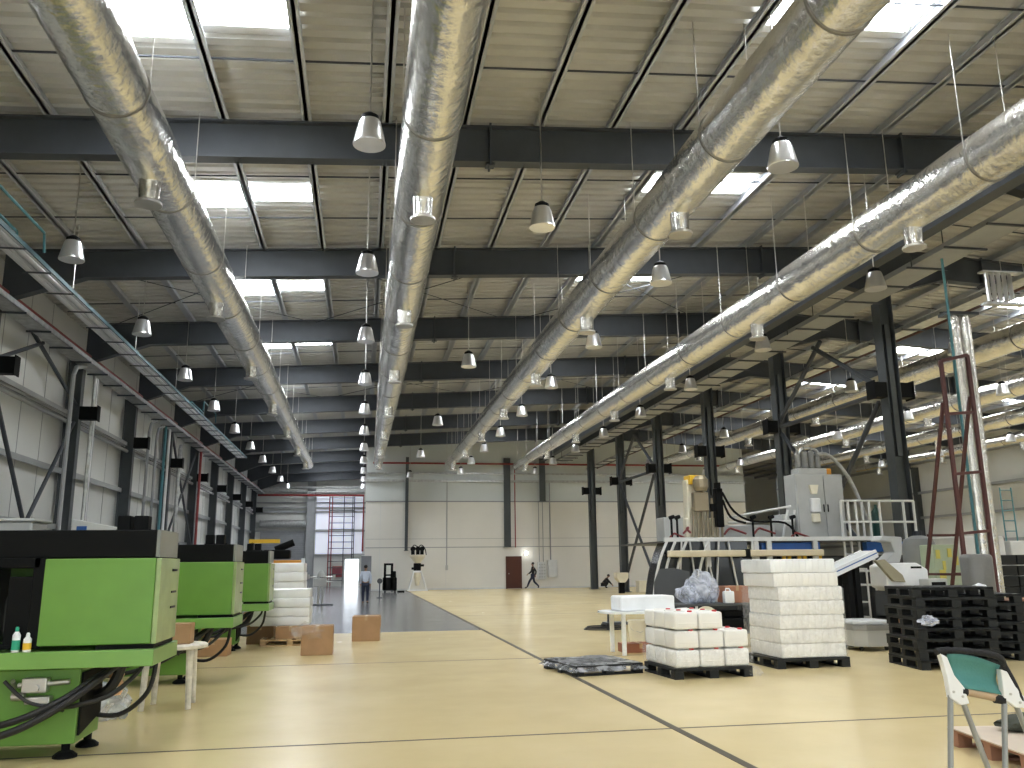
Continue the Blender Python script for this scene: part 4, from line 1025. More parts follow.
# ------------------------------------------------------------------ large machine on the right
t = thing('blow_moulding_machine', 'huge machine with curved dark guards and platform behind the tall stack', 'machine', (10.5, 22, 0))
MB().rbox(8.2, 13.2, 21.2, 24.0, 0, 1.35, .03).rbox(9.6, 13.2, 21.0, 24.0, 1.35, 1.75, .03).build('machine_bed', mat('dark_machine_grey', (.06, .065, .07), .5), t)
# curved guard doors at the left end: stack of curved ribs and dark panels
def arc(x0, r, n=9, z0=.05, z1=2.12):
    P = []
    for k in range(n):
        u = k / (n - 1); z = z0 + (z1 - z0) * u
        P.append((x0 + r * (u ** 2.6) * 1.0, z))
    return P
for i, (xx, yy) in enumerate(((6.95, 20.3), (7.15, 20.25), (7.42, 20.2), (8.0, 20.2))):
    P = arc(xx, .42)
    b = MB(); b.tube([(px, yy, pz) for px, pz in P], .035, 8); b.build('guard_rib', LGREY, t, smooth=True)
b = MB()
P = arc(7.0, .42)
b.prism(P + [(p[0] + .03, p[1]) for p in P[::-1]], 20.41, 21.1); b.build('curved_guard', BLACKG, t)
P = arc(7.0, .42)
b = MB(); b.prism(P + [(9.5, 2.12), (9.5, .05)], 20.36, 20.40); b.build('dark_window', mat('smoked_panel', (.03, .034, .038), .2), t)
for xa, xb in ((7.75, 7.60), (8.30, 8.62), (8.72, 8.55), (8.42, 8.30), (8.95, 9.2), (9.6, 9.6), (7.95, 8.1)):
    MB().bar((xa, 20.28, 2.2), (xb, 20.28, .6), .055, .03).build('glazing_bar', LGREY, t)
MB().box(7.3, 13.2, 20.25, 20.33, 2.12, 2.22).box(7.3, 11.5, 20.25, 20.33, 1.78, 1.82).build('top_rail', LGREY, t)
MB().box(7.3, 13.3, 20.34, 24.0, 2.1, 2.14).build('platform_deck', CHAR, t)
for xx in (8.42, 9.7, 10.05, 11.3): MB().box(xx - .06, xx + .06, 20.26, 20.34, 1.5, 2.2).build('platform_post', LGREY, t)
b = MB()
for k in range(14):
    rx = 7.6 + rnd.uniform(0, 3.8); b.cyl((rx, 20.9, rnd.uniform(.4, 1.2)), (rx + rnd.uniform(-.3, .5), 20.9, rnd.uniform(1.3, 2.0)), .05, seg=8)
for k in range(8): rx = 7.8 + k * .45; b.rbox(rx, rx + .3, 20.7, 21.1, 1.0 + .1 * (k % 3), 1.5 + .15 * (k % 2), .03)
b.build('inner_mechanism', mat('mechanism_grey', (.16, .165, .17), .4, .5), t)
# pale roller cover in two lengths
MB().rbox(7.3, 9.28, 19.95, 20.15, 1.74, 1.90, .03).build('front_cover', mat('beige_profile', (.62, .55, .40), .4), t)
MB().rbox(9.36, 11.35, 19.95, 20.15, 1.74, 1.90, .03).build('front_cover', mat('beige_profile', (.62, .55, .40), .4), t)
MB().rbox(9.26, 9.38, 19.93, 20.17, 1.70, 1.92, .01).box(7.3, 7.36, 20.1, 20.3, 1.78, 1.86).box(11.2, 11.3, 20.1, 20.3, 1.78, 1.86).build('cover_clamp', BLACK, t)
MB().rbox(9.9, 11.5, 20.4, 20.6, 1.83, 2.08, .01).rbox(12.8, 14.3, 20.4, 20.6, 1.83, 2.08, .01).build('blue_beam', BLUE, t)
for k in range(9):
    MB().box(10.3 + k * .14, 10.38 + k * .14, 20.36, 20.42, 1.42, 1.78).build('hazard_strip', YELLOW if k % 3 else BLACK, t)
# tower and heads on the platform
MB().rbox(8.28, 9.2, 21.3, 21.8, 2.14, 2.75, .03).rbox(8.35, 8.85, 21.3, 21.6, 2.7, 3.75, .02).build('parison_tower', CREAM, t)
MB().rbox(8.40, 8.85, 21.2, 21.62, 3.62, 3.86, .02).build('yellow_cap', YELLOW, t)
b = MB(); b.rbox(9.02, 9.22, 21.0, 21.2, 2.5, 3.5, .02).box(9.07, 9.17, 21.0, 21.2, 3.4, 3.65).box(8.9, 9.03, 21.05, 21.15, 2.9, 3.1); b.build('drive_unit', BLACK, t)
b = MB()
for k in range(7): b.cyl((8.4 + .13 * k, 21.1, 2.2), (8.42 + .13 * k, 21.1, 3.0 + .25 * (k % 3)), .035, seg=8)
b.lathe([(.16, 0), (.2, .1), (.2, .3), (.12, .4)], (8.62, 21.0, 3.42), 12)
b.rbox(8.42, 8.82, 20.98, 21.2, 2.9, 3.4, .03).build('extruder_tubes', mat('aged_brass', (.30, .25, .17), .4, .5), t)
for i, (xa, xb, zz_) in enumerate(((9.1, 9.7, 2.42), (9.9, 10.5, 2.42), (10.9, 11.5, 2.30), (7.6, 8.1, 2.3), (8.0, 8.2, 2.45))):
    b = MB(); b.tube([(xa, 20.8, zz_ - .12), (xa + .15, 20.8, zz_ + .03), ((xa + xb) / 2, 20.8, zz_), (xb, 20.8, zz_ - .1)], .028, 8, 4); b.build('red_manifold', mat('dull_red', (.20, .03, .03), .5), t)
b = MB()
for xa in (7.7, 7.85, 9.9, 10.4, 11.0): b.cyl((xa, 20.8, 2.15), (xa, 20.8, 2.75), .03, seg=8).cyl((xa - .05, 20.8, 2.72), (xa + .08, 20.8, 2.76), .05, seg=8)
b.tube([(9.2, 21, 3.4), (9.5, 21, 2.9), (10.0, 21, 2.65), (10.9, 21, 2.6), (11.2, 20.9, 2.2)], .03, 6, 4).tube([(9.2, 21, 3.2), (9.4, 21, 2.75), (9.8, 21, 2.6)], .03, 6, 4)
build_each(b, 'air_line', BLACK, t)
MB().rbox(9.3, 10.9, 21.6, 22.6, 2.142, 2.58, .02).build('grey_housing', GREYM, t)
MB().rbox(7.75, 8.3, 21.5, 22.1, 2.142, 2.78, .02).build('grey_housing', GREYM, t)
MB().rbox(11.05, 11.38, 21.4, 22.2, 2.142, 2.85, .02).build('grey_housing', GREYM, t)
MB().tube([(9.4, 21.2, 2.75), (11.2, 21.2, 3.05)], .03, 6).tube([(9.4, 21.2, 2.62), (11.2, 21.2, 2.66)], .03, 6).tube([(10.9, 21.2, 2.2), (11.1, 21.2, 2.95)], .03, 6).tube([(11.15, 21.2, 2.2), (11.3, 21.2, 2.95)], .03, 6).build('handrail', RAIL, t)
# grey cabinet on the platform
t = thing('electrical_cabinet', 'large pale grey two-door cabinet standing up on the big machine', 'cabinet', (12.2, 21.8, 2.14))
class MBT(MB):
    def build(s, *a, **k):
        s._m(s.b.verts, Matrix.Translation((-.2, 0, 0)))
        return MB.build(s, *a, **k)
MBT().rbox(11.62, 13.02, 21.3, 21.9, 2.145, 3.92, .02).build('cabinet_body', GREYM, t)
cd = MBT().rbox(11.65, 12.42, 21.26, 21.30, 2.2, 3.88, .008).build('cabinet_door', GREYM, t)
ce = MBT().rbox(12.45, 12.99, 21.26, 21.30, 2.2, 3.88, .008).build('cabinet_door', GREYM, t)
MBT().cyl((12.38, 21.24, 2.9), (12.38, 21.24, 3.1), .015, seg=8).build('door_handle', BLACK, cd)
MBT().cyl((12.50, 21.24, 2.9), (12.50, 21.24, 3.1), .015, seg=8).build('door_handle', BLACK, ce)
MBT().prism([(11.98, 3.62), (12.24, 3.62), (12.18, 3.38), (12.04, 3.38)], 21.18, 21.26).build('vent_cowl', CREAM, cd)
MBT().rbox(11.99, 12.22, 21.16, 21.26, 2.62, 2.86, .03).build('lower_vent', CREAM, cd)
MBT().rbox(11.97, 12.25, 21.14, 21.26, 2.88, 3.26, .03).build('cooling_unit', WHITEP, cd)
t = thing('vacuum_loader', 'cluster of pale loaders and pipes on top of the grey cabinet', 'machine', (12.0, 22.0, 3.9))
for dx, h in ((-.28, .38), (-.08, .46), (.12, .46), (.3, .36)):
    MBT().lathe([(.06, 0), (.085, .05), (.085, h), (.04, h + .06), (.025, h + .16)], (12.2 + dx, 21.6, 4.09), 12).build('loader_can', mat('dull_metal', (.25, .25, .24), .4, .6), t)
MBT().rbox(11.8, 12.65, 21.4, 21.8, 3.922, 4.09, .02).build('loader_base', GREYM, t)
MBT().tube([(12.5, 21.6, 4.5), (12.9, 21.6, 4.45), (13.5, 21.7, 3.8), (13.9, 21.7, 2.7)], .05, 8, 4).tube([(11.95, 21.6, 4.45), (12.1, 21.6, 4.66), (12.5, 21.6, 4.62), (12.55, 21.6, 4.4)], .03, 8, 4).build('suction_pipe', GALV, t)
MBT().rbox(12.70, 12.84, 21.5, 21.7, 3.922, 4.10, .02).build('orange_valve', ORANGE, t)
# white safety rail platform
t = thing('safety_railing', 'white tubular safety railing right of the grey cabinet', 'railing', (13.2, 21, 1.6))
for xx in (12.3, 12.5, 12.72, 12.9, 13.1, 13.4, 14.1, 14.4): MB().cyl((xx, 20.62, 0.0 if xx in (12.3, 14.4, 13.1) else 1.75), (xx, 20.62, 3.15), .035, seg=8).build('upright', RAIL, t)
for z in (3.15, 2.6, 1.78): MB().cyl((12.3, 20.62, z), (14.4, 20.62, z), .03, seg=8).build('cross_bar', RAIL, t)
for z in (1.0, 1.35): MB().cyl((12.3, 20.62, z), (13.1, 20.62, z), .03, seg=8).build('cross_bar', RAIL, t)
t = thing('gas_cylinder', 'dark green narrow cylinder standing inside the white railing', 'cylinder', (13.6, 21.1, 2.1))
MB().lathe([(.12, 2.15), (.14, 2.2), (.12, 2.9), (.04, 3.0), (.04, 3.08)], (13.6, 21.1, 0), 14).build('cylinder_body', mat('dark_green', (.01, .06, .05), .4), t, smooth=True)
MB().rbox(13.3, 14.5, 20.7, 21.6, 0, 2.145, .02).build('cylinder_plinth', CHAR, t)
# free items between machine and pallets (y ~ 15-17)
t = thing('feed_conveyor', 'short inclined white conveyor on black posts behind the tall stack', 'conveyor', (9.4, 15.7, 0))
d = Vector((.86, 0, .50)).normalized()
MB().bar((9.0, 15.5, 1.38), (9.92, 15.5, 1.74), .05, .15).bar((9.0, 16.0, 1.38), (9.92, 16.0, 1.74), .05, .15).build('side_frame', WHITEP, t)
MB().bar((9.0, 15.75, 1.42), (9.92, 15.75, 1.78), .44, .03).build('belt', LGREY, t)
MB().bar((9.02, 15.47, 1.40), (9.9, 15.47, 1.745), .008, .02).build('blue_stripe', BLUE, t)
for xx, zz_ in ((9.32, 1.45), (9.48, 1.50)): MB().box(xx - .05, xx + .05, 15.52, 15.62, .0, zz_).box(xx - .05, xx + .05, 15.9, 16.0, .0, zz_).build('support_post', BLACK, t)
MB().box(9.2, 9.6, 15.5, 16.0, 0, .05).build('foot_plate', BLACK, t)
t = thing('granulator', 'white rounded granulator with grey throat behind the black pallets', 'machine', (10.45, 16, 0))
MB().prism([(10.0, 1.10), (10.0, 1.50), (10.15, 1.55), (10.70, 1.55), (10.92, 1.42), (10.92, 1.15), (10.75, 1.0), (10.2, 1.0)], 15.4, 15.95).build('housing', WHITEP, t, bevel=.03)
MB().rbox(10.55, 10.78, 15.39, 15.41, 1.44, 1.48, .003).build('label_plate', BLACK, t)
MB().prism([(10.05, 1.55), (10.4, 1.55), (10.48, 1.75), (10.5, 2.05), (10.08, 2.08), (10.02, 1.98), (10.25, 1.95), (10.3, 1.75)], 15.5, 15.85).build('feed_throat', mat('grey_hopper', (.38, .39, .39), .4), t, bevel=.02)
MB().prism([(9.75, 1.6), (10.1, 1.2), (10.35, 1.18), (10.3, 1.32), (9.95, 1.62)], 15.3, 15.39).build('scoop', mat('olive_grey', (.30, .27, .18), .5), t, bevel=.01)
MB().box(10.05, 10.12, 15.45, 15.9, 0, 1.02).box(10.75, 10.82, 15.45, 15.9, 0, 1.02).box(10.05, 10.82, 15.45, 15.9, .5, .55).build('stand', STEEL, t)
t = thing('wheeled_bin', 'grey octagonal bin on castors left of the black pallet stack', 'bin', (9.2, 15.1, 0))
oc = [(8.82, 14.75), (9.0, 14.6), (9.45, 14.6), (9.6, 14.75), (9.6, 15.3), (9.45, 15.45), (9.0, 15.45), (8.82, 15.3)]
MB().prism(oc, .08, .42, 'z').build('bin_body', GREYM, t, bevel=.01)
MB().prism([(9.21 + (a - 9.21) * 1.04, 15.02 + (c - 15.02) * 1.04) for a, c in oc], .36, .46, 'z').build('grey_band', mat('band_grey', (.25, .25, .24), .5), t)
MB().prism([(9.21 + (a - 9.21) * .95, 15.02 + (c - 15.02) * .95) for a, c in oc], .461, .53, 'z').build('bin_lid', LGREY, t, bevel=.02)
for xx, yy in ((8.95, 14.75), (9.45, 14.75), (8.95, 15.3), (9.45, 15.3)): MB().cyl((xx - .02, yy, .04), (xx + .02, yy, .04), .04, seg=12).build('castor', RUBBER, t)
t = thing('wire_rack', 'white open rack behind the grey wheeled bin', 'rack', (10.1, 17, 0))
for xx in (9.75, 10.35):
    for yy in (16.6, 17.1): MB().cyl((xx, yy, 0), (xx, yy, 1.45), .02, seg=8).build('upright', RAIL, t)
for z in (.45, .75, 1.1, 1.42): MB().box(9.75, 10.35, 16.6, 17.1, z, z + .03).build('shelf', RAIL, t)
t = thing('folded_chair', 'small chair with tan wooden back between the grey bin and pallets', 'chair', (10.0, 15.9 + .4, 0))
MB().prism([(9.82, .60), (9.95, .55), (10.12, .25), (10.02, .22), (9.86, .40)], 14.2, 14.24).build('backrest', mat('tan_wood', (.55, .28, .14), .5), t, M=Matrix.Translation((-.42, .25, .05)))
MB().tube([(9.44, 14.48, 0), (9.42, 14.48, .62), (9.72, 14.48, .02)], .012, 6).build('chair_frame', METAL, t)
MB().rbox(9.45, 9.75, 14.5, 14.56, .3, .33, .01).build('seat', mat('tan_wood', (.55, .28, .14), .5), t)
bpy.data.objects[t.name].location = t.location
t = thing('storage_tank', 'grey domed tank standing beyond the granulator', 'tank', (13.72, 19.6, 0))
MB().lathe([(.38, 0), (.40, .05), (.40, 1.95), (.34, 2.12), (.15, 2.2), (.02, 2.22)], (13.72, 19.6, 0), 24).build('tank_body', mat('tank_grey', (.25, .26, .26), .5), t, smooth=True)
MB().cyl((13.72, 19.6, 2.2), (13.72, 19.6, 2.32), .1).build('tank_neck', STEEL, t)
# oxide red tall trestle
t = thing('steel_trestle', 'tall dark red steel trestle frame standing behind the black pallets', 'frame', (12.5, 16.6, 0))
for xx, zt2 in ((12.20, 5.8), (12.86, 5.95)):
    MB().bar((xx, 16.0, 0), (xx, 16.0, zt2), .07).build('front_leg', REDFR, t)
    MB().bar((xx, 17.7, 0), (xx, 16.08, zt2 - .9), .06).build('rear_leg', REDFR, t)
    MB().bar((xx, 16.03, 1.30), (xx, 17.25, 1.30), .05).build('side_rail', REDFR, t)
MB().bar((12.20, 16.0, 5.8), (12.86, 16.0, 5.95), .07).build('cross_bar', REDFR, t)
for z in (2.13, 3.36, 4.64): MB().bar((12.23, 16.0, z), (12.83, 16.0, z + .05), .06).build('cross_bar', REDFR, t)
MB().bar((12.2, 17.10, 2.13), (12.86, 17.10, 2.13), .05).build('cross_bar', REDFR, t)
# vertical foil ducts with manifold at top, and blue pipe
t = thing('vertical_duct', 'pair of foil-wrapped vertical ducts right of the trestle', 'duct', (14.35, 18.2, 0))
for xx, r in ((14.36, .13), (14.66, .14)):
    MB().tube([(xx, 18.2, 0.02), (xx, 18.2, 7.6)], r, 16).build('duct_body', FOIL, t, smooth=True)
MB().box(14.1, 14.95, 18.0, 18.4, 7.55, 7.62).build('support_bracket', STEEL, t)
b = MB()
t2 = thing('pipe_manifold', 'bundle of short silver pipes under the tray above the foil ducts', 'pipe manifold', (15.1, 18.0, 8.1))
for k in range(5): MB().cyl((14.95 + .16 * k, 17.6, 7.75 + .02 * k), (14.95 + .16 * k, 17.6, 8.5), .05, seg=8).build('stub_pipe', ALU, t2)
MB().box(14.8, 15.9, 17.5, 17.7, 7.68, 7.74).box(14.8, 15.9, 17.5, 17.7, 8.5, 8.54).build('manifold_frame', GALV, t2)
pipe([(14.02, 17.9, .02), (14.02, 17.9, 8.93)], .032, TEAL, 'blue_pipe', 'thin blue vertical pipe rising to the tray beside the trestle')
# items around the trestle foot
t = thing('control_box', 'small grey desk unit with dark screen behind the pallets', 'control box', (10.75, 14.9, 0))
MB().rbox(10.55, 10.95, 14.9, 15.2, 0.0, 1.25, .02).build('box_body', GREYM, t)
MB().box(10.61, 10.89, 14.88, 14.9, 1.02, 1.19).build('dark_screen', BLACK, t)
t = thing('tall_cabinet', 'pale green cabinet with yellow stickers behind the trestle', 'cabinet', (13.3, 18.3, 0))
MB().rbox(12.95, 13.62, 18.0, 18.5, 0, 1.95, .02).build('cabinet_body', mat('pale_green', (.42, .50, .36), .5), t)
for a, c, zz_ in ((13.0, 13.1, 1.75), (13.15, 13.22, 1.5), (13.3, 13.4, 1.78), (13.42, 13.55, 1.6), (13.05, 13.2, 1.3)): MB().box(a, c, 17.98, 18.0, zz_ - .12, zz_ + .08).build('yellow_sticker', mat('sticker_yellow', (.62, .55, .12), .5), t)
b = MB(); b.rbox(11.32, 11.85, 14.7, 15.05, 0.75, 1.70, .08, 3)
o = b.build('wrapped_roll', mat('grey_film_roll', (.17, .17, .165), .3, bump=.4, bscale=8), smooth=True); single(o, 'upright bundle wrapped in grey film beside the trestle leg', 'bundle')
t = thing('low_crate', 'dark low crate stand carrying the grey wrapped bundle', 'crate', (11.6, 14.9, 0))
MB().rbox(11.2, 12.1, 14.6, 15.2, 0, .74, .02).build('crate_body', DPLAST, t)
b = MB(); b.blob((11.35 - 1.0, 13.3, 1.13), .13, .1, .07, .2, 2, 3)
single(b.build('white_cloth', POLYW, smooth=True), 'crumpled white cloth lying on top of the black pallets', 'cloth')
# far right racks
t = thing('crate_rack', 'black stacked crates wall at the right edge of the photo', 'rack', (18.6, 22.2, 0))
for k in range(4):
    for c_ in range(3): MB().rbox(17.7 + c_ * .75, 18.42 + c_ * .75, 22, 22.8, .55 + k * .30, .83 + k * .30, .02).build('crate', DPLAST, t)
MB().box(17.6, 20.0, 21.95, 22.85, .48, .545).build('brown_shelf', CARDD, t)
for xx in (17.7, 18.8, 19.9): MB().box(xx - .04, xx + .04, 22.3, 22.4, 0, .48).build('leg', STEEL, t)
t = thing('parts_bench', 'low reddish-brown bench with boxes at the right edge behind the pallets', 'bench', (14.6, 17.2, 0))
MB().box(13.6, 15.6, 16.8, 17.6, .70, .74).build('bench_top', mat('red_brown_board', (.30, .14, .09), .6), t)
for xx in (13.65, 14.6, 15.5): MB().bar((xx, 16.85, 0), (xx, 16.85, .70), .05).bar((xx, 17.5, 0), (xx, 17.5, .70), .05).build('leg', STEEL, t)
MB().box(13.65, 15.5, 16.85, 17.5, .15, .18).build('lower_shelf', STEEL, t)
carton(13.9, 14.4, 16.9, 17.4, .185, .5, 'grey carton on the lower shelf of the low bench', GREYM)
carton(14.5, 15.0, 16.9, 17.4, .185, .45, 'pale carton on the lower shelf of the low bench', LGREY)
t = thing('lattice_ladder', 'blue-grey lattice mast against the far right hall', 'ladder', (25.1, 30, 0))
for xx in (24.8, 25.3): MB().cyl((xx, 30, 0.0), (xx, 30, 4.4), .03, seg=6).build('upright', TEAL, t)
for k in range(11): MB().cyl((24.8, 30, .3 + k * .4), (25.3, 30, .3 + k * .4), .02, seg=6).build('rung', TEAL, t)
t = thing('white_machine', 'long pale machine housings in the right-hand hall', 'machine', (21, 26, 0))
MB().rbox(18.9, 20.6, 25, 26.4, 0, 2.35, .05).rbox(20.8, 22.6, 25, 26.4, 0, 2.2, .05).build('housing', LGREY, t)
t = thing('bin_on_stand', 'small beige hopper on a black stand near the far middle columns', 'hopper', (14.6, 48, 0))
MB().prism([(14.25, 1.15), (14.95, 1.15), (14.95, .85), (14.75, .6), (14.45, .6), (14.25, .85)], 47.7, 48.3).build('hopper', CREAM, t)
MB().rbox(14.45, 14.75, 47.85, 48.15, 0, .6, .02).build('stand', BLACK, t)
t = thing('spare_box', 'beige box on the floor right of the small hopper', 'box', (16.2, 49, 0))
MB().rbox(15.9, 16.6, 48.8, 49.4, 0, .65, .03).build('box_body', CREAM, t)
MB().rbox(15.88, 16.62, 48.78, 49.42, .6, .66, .01).build('box_lid', CREAM, t)

# ------------------------------------------------------------------ foreground pallet board and teal chair frame
wood_pallet(5.62, 6.50, 'wooden pallet with a pale sheet at the bottom right corner', 1.2, 1.1, R(-9), mat('pallet_reddish', (.32, .16, .10), .7))
o = MB().box(-.62, .66, -.58, .58, .142, .152).build('cover_sheet', mat('pale_board', (.62, .52, .42), .5)); o.location = (5.62, 6.50, 0); o.rotation_euler.z = R(-9)
tag(o, 'pale board sheet lying on the bottom right wooden pallet', 'board')
b = MB(); b.blob((5.62, 6.85, .215), .26, .15, .07, .15, 3, 2); o = b.build('dark_pouch', mat('olive_black', (.04, .045, .03), .7), smooth=True); single(o, 'dark crumpled pouch on the pale board at the bottom right', 'pouch')

def stool():
    t = thing('folding_chair', 'folding chair with teal sling and black foam rail at the right foreground', 'chair', (2.62, 3.4, 0))
    # two side frames in the photo plane (x) with small depth
    L, Rr = 2.45, 2.685
    YL, YR = 3.40, 3.38
    W = WHITEP
    MB().tube([(L - .13, YL, 0), (L, YL, 1.02)], .0115, 10).build('front_leg', TUBEG, t, smooth=True)
    MB().tube([(Rr - .13, YR, 0), (Rr - .0, YR, 1.0)], .0115, 10).build('front_leg', TUBEG, t, smooth=True)
    MB().tube([(L + .045, YL, 1.02), (L + .38, YL + .03, 0)], .0115, 10).build('rear_leg', TUBEG, t, smooth=True)
    MB().tube([(Rr + .05, YR, .98), (Rr + .38, YR + .03, 0)], .0115, 10).build('rear_leg', TUBEG, t, smooth=True)
    MB().prism([(L - .035, 1.19), (L - .005, 1.175), (L + .02, 1.10), (L + .06, 1.05), (L + .075, .985), (L + .035, .98), (L - .01, 1.01), (L - .015, 1.09)], YL - .015, YL + .015).build('side_joint', W, t, bevel=.004)
    MB().prism([(Rr - .01, 1.12), (Rr + .02, 1.11), (Rr + .05, 1.05), (Rr + .10, .99), (Rr + .09, .96), (Rr + .04, .965), (Rr - .01, 1.0)], YR - .015, YR + .015).build('side_joint', W, t, bevel=.004)
    MB().tube([(L - .045, YL, 1.195), (L + .0, YL, 1.20), (L + .10, 3.38, 1.195), (L + .20, 3.34, 1.175), (Rr + .02, YR, 1.13), (Rr + .055, YR, 1.06), (Rr + .085, YR, .985), (Rr + .16, YR + .05, .985)], .0135, 10, 5).build('foam_rail', FOAM, t, smooth=True)
    _fc = MB().tube([(L + .05, YL, 1.035), (L + .075, YL, 1.03)], .018, 10).tube([(Rr - .04, YR + .01, 1.00), (Rr, YR, .995)], .018, 10); build_each(_fc, 'foam_collar', FOAM, t, smooth=True)
    MB().tube([(L + .07, YL, 1.032), (Rr - .03, YR + .01, 1.003)], .016, 12).build('cross_roll', mat('tan_roll', (.45, .32, .20), .6), t, smooth=True)
    b = MB(); n = 10; G = {}
    for i in range(n + 1):
        u = i / n
        A = Vector((L + .005, YL, 1.19)).lerp(Vector((Rr + .0, YR, 1.135)), u); A.z += .012 * math.sin(u * PI)
        B = Vector((L + .065, YL - .01, 1.045)).lerp(Vector((Rr - .005, YR, 1.015)), u)
        for j_ in range(7):
            v = j_ / 6; p = A.lerp(B, v); p.y += .035 * math.sin(v * PI); G[i, j_] = b.b.verts.new(p)
    for i in range(n):
        for j_ in range(6): b.b.faces.new((G[i, j_], G[i + 1, j_], G[i + 1, j_ + 1], G[i, j_ + 1]))
    o = b.build('sling', TEALF, t, smooth=True); md = o.modifiers.new('s', 'SOLIDIFY'); md.thickness = .004
    for cx, cz, yy in ((L + .005, 1.035, YL), (L + .045, 1.015, YL), (Rr + .02, 1.02, YR), (Rr + .06, .985, YR)):
        MB().cyl((cx, yy - .02, cz), (cx, yy - .012, cz), .005, seg=10).build('rivet', METAL, t)
stool()

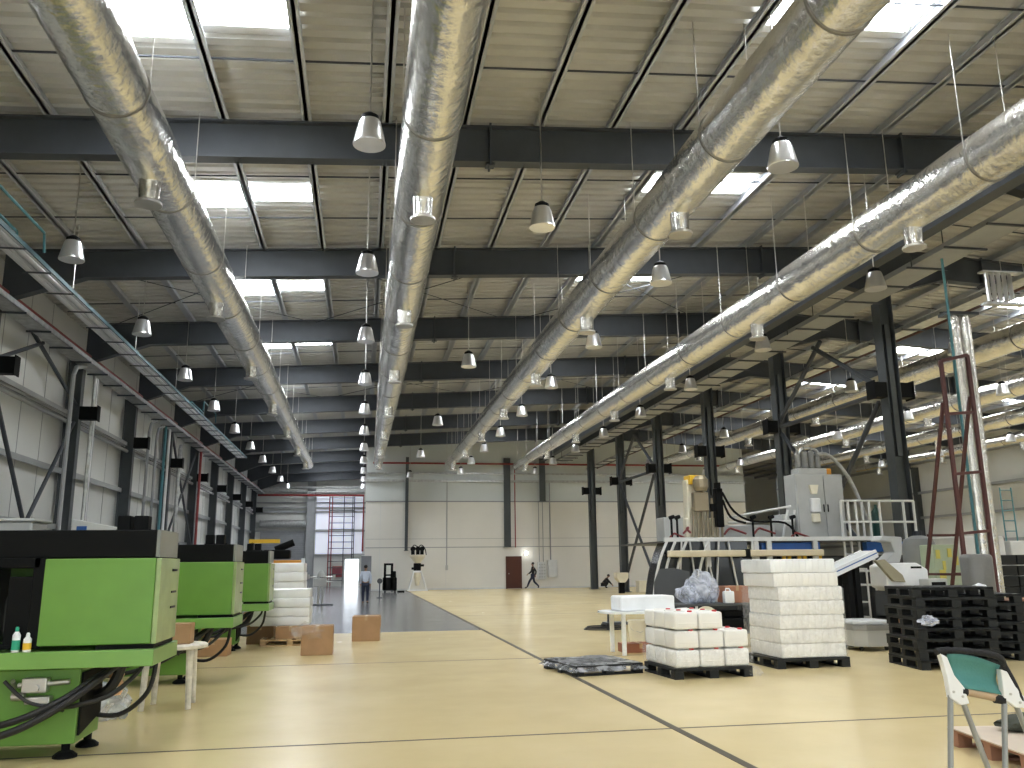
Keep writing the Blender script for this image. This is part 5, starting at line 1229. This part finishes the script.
# ------------------------------------------------------------------ people
def skin(name, nodes, edges, m, parent, sub=2):
    me = bpy.data.meshes.new(name)
    me.from_pydata([n[0] for n in nodes], edges, [])
    me.materials.append(m)
    o = bpy.data.objects.new(name, me); COL.objects.link(o)
    md = o.modifiers.new('skin', 'SKIN'); md.use_smooth_shade = True
    for i, n in enumerate(nodes):
        r = n[1]; r = r if isinstance(r, tuple) else (r, r)
        me.skin_vertices[0].data[i].radius = r
        me.skin_vertices[0].data[i].use_root = (i == 0)
    s = o.modifiers.new('sub', 'SUBSURF'); s.levels = sub; s.render_levels = sub
    o.parent = parent
    return o
def person(label, loc, rz, J, top_m, leg_m, sleeves='long', scale=1.0):
    """J: joint positions, facing -Y local"""
    t = thing('person', label, 'person', loc, rz); t.scale = (scale,) * 3
    N = []; E = []; idx = {}
    def add(k, p, r, par=None):
        idx[k] = len(N); N.append((Vector(p), r))
        if par is not None: E.append((idx[par], idx[k]))
    add('pelvis', J['pelvis'], (.135, .10)); add('waist', J['waist'], (.12, .09), 'pelvis'); add('chest', J['chest'], (.15, .11), 'waist'); add('neckb', J['neck'], (.07, .06), 'chest')
    hd = J['head']; nk = J['neck']
    add('neckt', Vector(nk).lerp(Vector(hd), .42), .05, 'neckb')
    add('head', hd, (.075, .09), 'neckt'); up = (Vector(hd) - Vector(nk)).normalized()
    add('crown', Vector(hd) + up * .075, (.06, .075), 'head')
    for s in 'LR':
        add('sh' + s, J['sh' + s], .058, 'chest'); add('el' + s, J['el' + s], .042, 'sh' + s); add('wr' + s, J['wr' + s], .028, 'el' + s)
        d = (Vector(J['wr' + s]) - Vector(J['el' + s])).normalized()
        pm = Vector(J['wr' + s]) + d * .07; add('pm' + s, pm, (.035, .02), 'wr' + s)
        side = d.cross(Vector((1, 0, 0))).normalized() if abs(d.x) < .9 else Vector((0, 1, 0))
        for k in range(4):
            q = pm + side * (.03 - .02 * k) + d * .035; add('f%s%d' % (s, k), q, .010, 'pm' + s)
            add('g%s%d' % (s, k), q + d * (.05 - .006 * abs(k - 1)) + Vector((0, 0, -.01)), .008, 'f%s%d' % (s, k))
        add('th' + s, Vector(J['wr' + s]) + d * .03 + side * .045, .011, 'wr' + s); add('ti' + s, Vector(J['wr' + s]) + d * .07 + side * .06, .009, 'th' + s)
        add('hp' + s, J['hp' + s], .085, 'pelvis'); add('kn' + s, J['kn' + s], .058, 'hp' + s); add('cf' + s, Vector(J['kn' + s]).lerp(Vector(J['an' + s]), .3), .055, 'kn' + s)
        add('an' + s, J['an' + s], .038, 'cf' + s); add('to' + s, J['to' + s], (.04, .03), 'an' + s)
    skin('body', N, E, SKIN, t)
    g = .014
    def sub(keys, edges, m, name, extra=g):
        n = []; mp = {}
        for k in keys:
            mp[k] = len(n); r = N[idx[k]][1]; r = r if isinstance(r, tuple) else (r, r)
            n.append((N[idx[k]][0], (r[0] + extra, r[1] + extra)))
        return skin(name, n, [(mp[a], mp[b]) for a, b in edges], m, t)
    sub(['pelvis', 'waist', 'chest', 'neckb', 'shL', 'elL', 'wrL', 'shR', 'elR', 'wrR'], [('pelvis', 'waist'), ('waist', 'chest'), ('chest', 'neckb'), ('chest', 'shL'), ('shL', 'elL'), ('elL', 'wrL'), ('chest', 'shR'), ('shR', 'elR'), ('elR', 'wrR')], top_m, 'shirt', .02)
    sub(['pelvis', 'hpL', 'knL', 'cfL', 'anL', 'hpR', 'knR', 'cfR', 'anR'], [('pelvis', 'hpL'), ('hpL', 'knL'), ('knL', 'cfL'), ('cfL', 'anL'), ('pelvis', 'hpR'), ('hpR', 'knR'), ('knR', 'cfR'), ('cfR', 'anR')], leg_m, 'trousers', .018)
    for s in 'LR': sub(['an' + s, 'to' + s], [('an' + s, 'to' + s)], BLACK, 'shoe', .018)
    h = Vector(hd) + up * .045
    b = MB(); b.blob((h.x, h.y + .025, h.z + .02), .088, .10, .088, .04, 2, 1)
    b.build('hair', HAIR, None, smooth=True).parent = t
    fd = J.get('face', (0, -1, 0)); fd = Vector(fd)
    sd = Vector((1, 0, 0))
    b = MB(); c = Vector(hd) + fd * .095
    b.blob((c.x, c.y, c.z), .014, .02, .022, 0, 1); b.build('nose', SKIN, None).parent = t
    for sx in (-1, 1):
        c = Vector(hd) + fd * .082 + sd * .032 * sx + Vector((0, 0, .025)); b = MB(); b.blob(c, .012, .012, .009, 0, 1); b.build('eye', BLACK, None).parent = t
        c = Vector(hd) + sd * .082 * sx; b = MB(); b.blob(c, .012, .022, .032, 0, 1); b.build('ear', SKIN, None).parent = t
    return t
WALK = dict(pelvis=(0, 0, .93), waist=(0, 0, 1.08), chest=(0, -.01, 1.30), neck=(0, -.02, 1.47), head=(0, -.03, 1.62),
            shL=(.18, -.01, 1.40), elL=(.23, .06, 1.13), wrL=(.22, -.02, .90), shR=(-.18, -.01, 1.40), elR=(-.23, .08, 1.13), wrR=(-.22, .02, .90),
            hpL=(.09, 0, .88), knL=(.10, -.10, .50), anL=(.10, -.04, .09), toL=(.11, -.20, .045), hpR=(-.09, 0, .88), knR=(-.10, .0, .50), anR=(-.10, .13, .12), toR=(-.11, .0, .045))
person('person in a pale blue shirt and dark trousers walking on the grey floor', (.17, 39.6, 0), R(180), WALK, SHIRT, NAVY, scale=.97)
STR = dict(WALK); STR.update(pelvis=(0, 0, .88), knL=(.10, -.28, .50), anL=(.10, -.46, .10), toL=(.11, -.62, .06), knR=(-.10, .08, .46), anR=(-.10, .42, .14), toR=(-.11, .32, .045), elL=(.23, .16, 1.15), wrL=(.22, .12, .92), elR=(-.23, -.10, 1.12), wrR=(-.2, -.30, .98))
person('person in dark clothes striding past the brown door by the back wall', (12.05, 61.0, 0), R(-90), STR, DARKC, NAVY, scale=1.04)
CR = dict(pelvis=(0, .12, .28), waist=(0, .05, .42), chest=(0, -.10, .58), neck=(0, -.22, .70), head=(0, -.30, .82),
          shL=(.18, -.16, .64), elL=(.22, -.34, .45), wrL=(.15, -.50, .30), shR=(-.18, -.16, .64), elR=(-.22, -.34, .45), wrR=(-.15, -.50, .25),
          hpL=(.10, .10, .27), knL=(.17, -.28, .48), anL=(.14, -.06, .10), toL=(.15, -.22, .045), hpR=(-.10, .10, .27), knR=(-.17, -.28, .46), anR=(-.14, -.04, .10), toR=(-.15, -.20, .045))
person('person in black crouching on the floor beside a far middle column', (16.6, 58.6, 0), R(80), CR, DARKC, DARKC, scale=1.0)
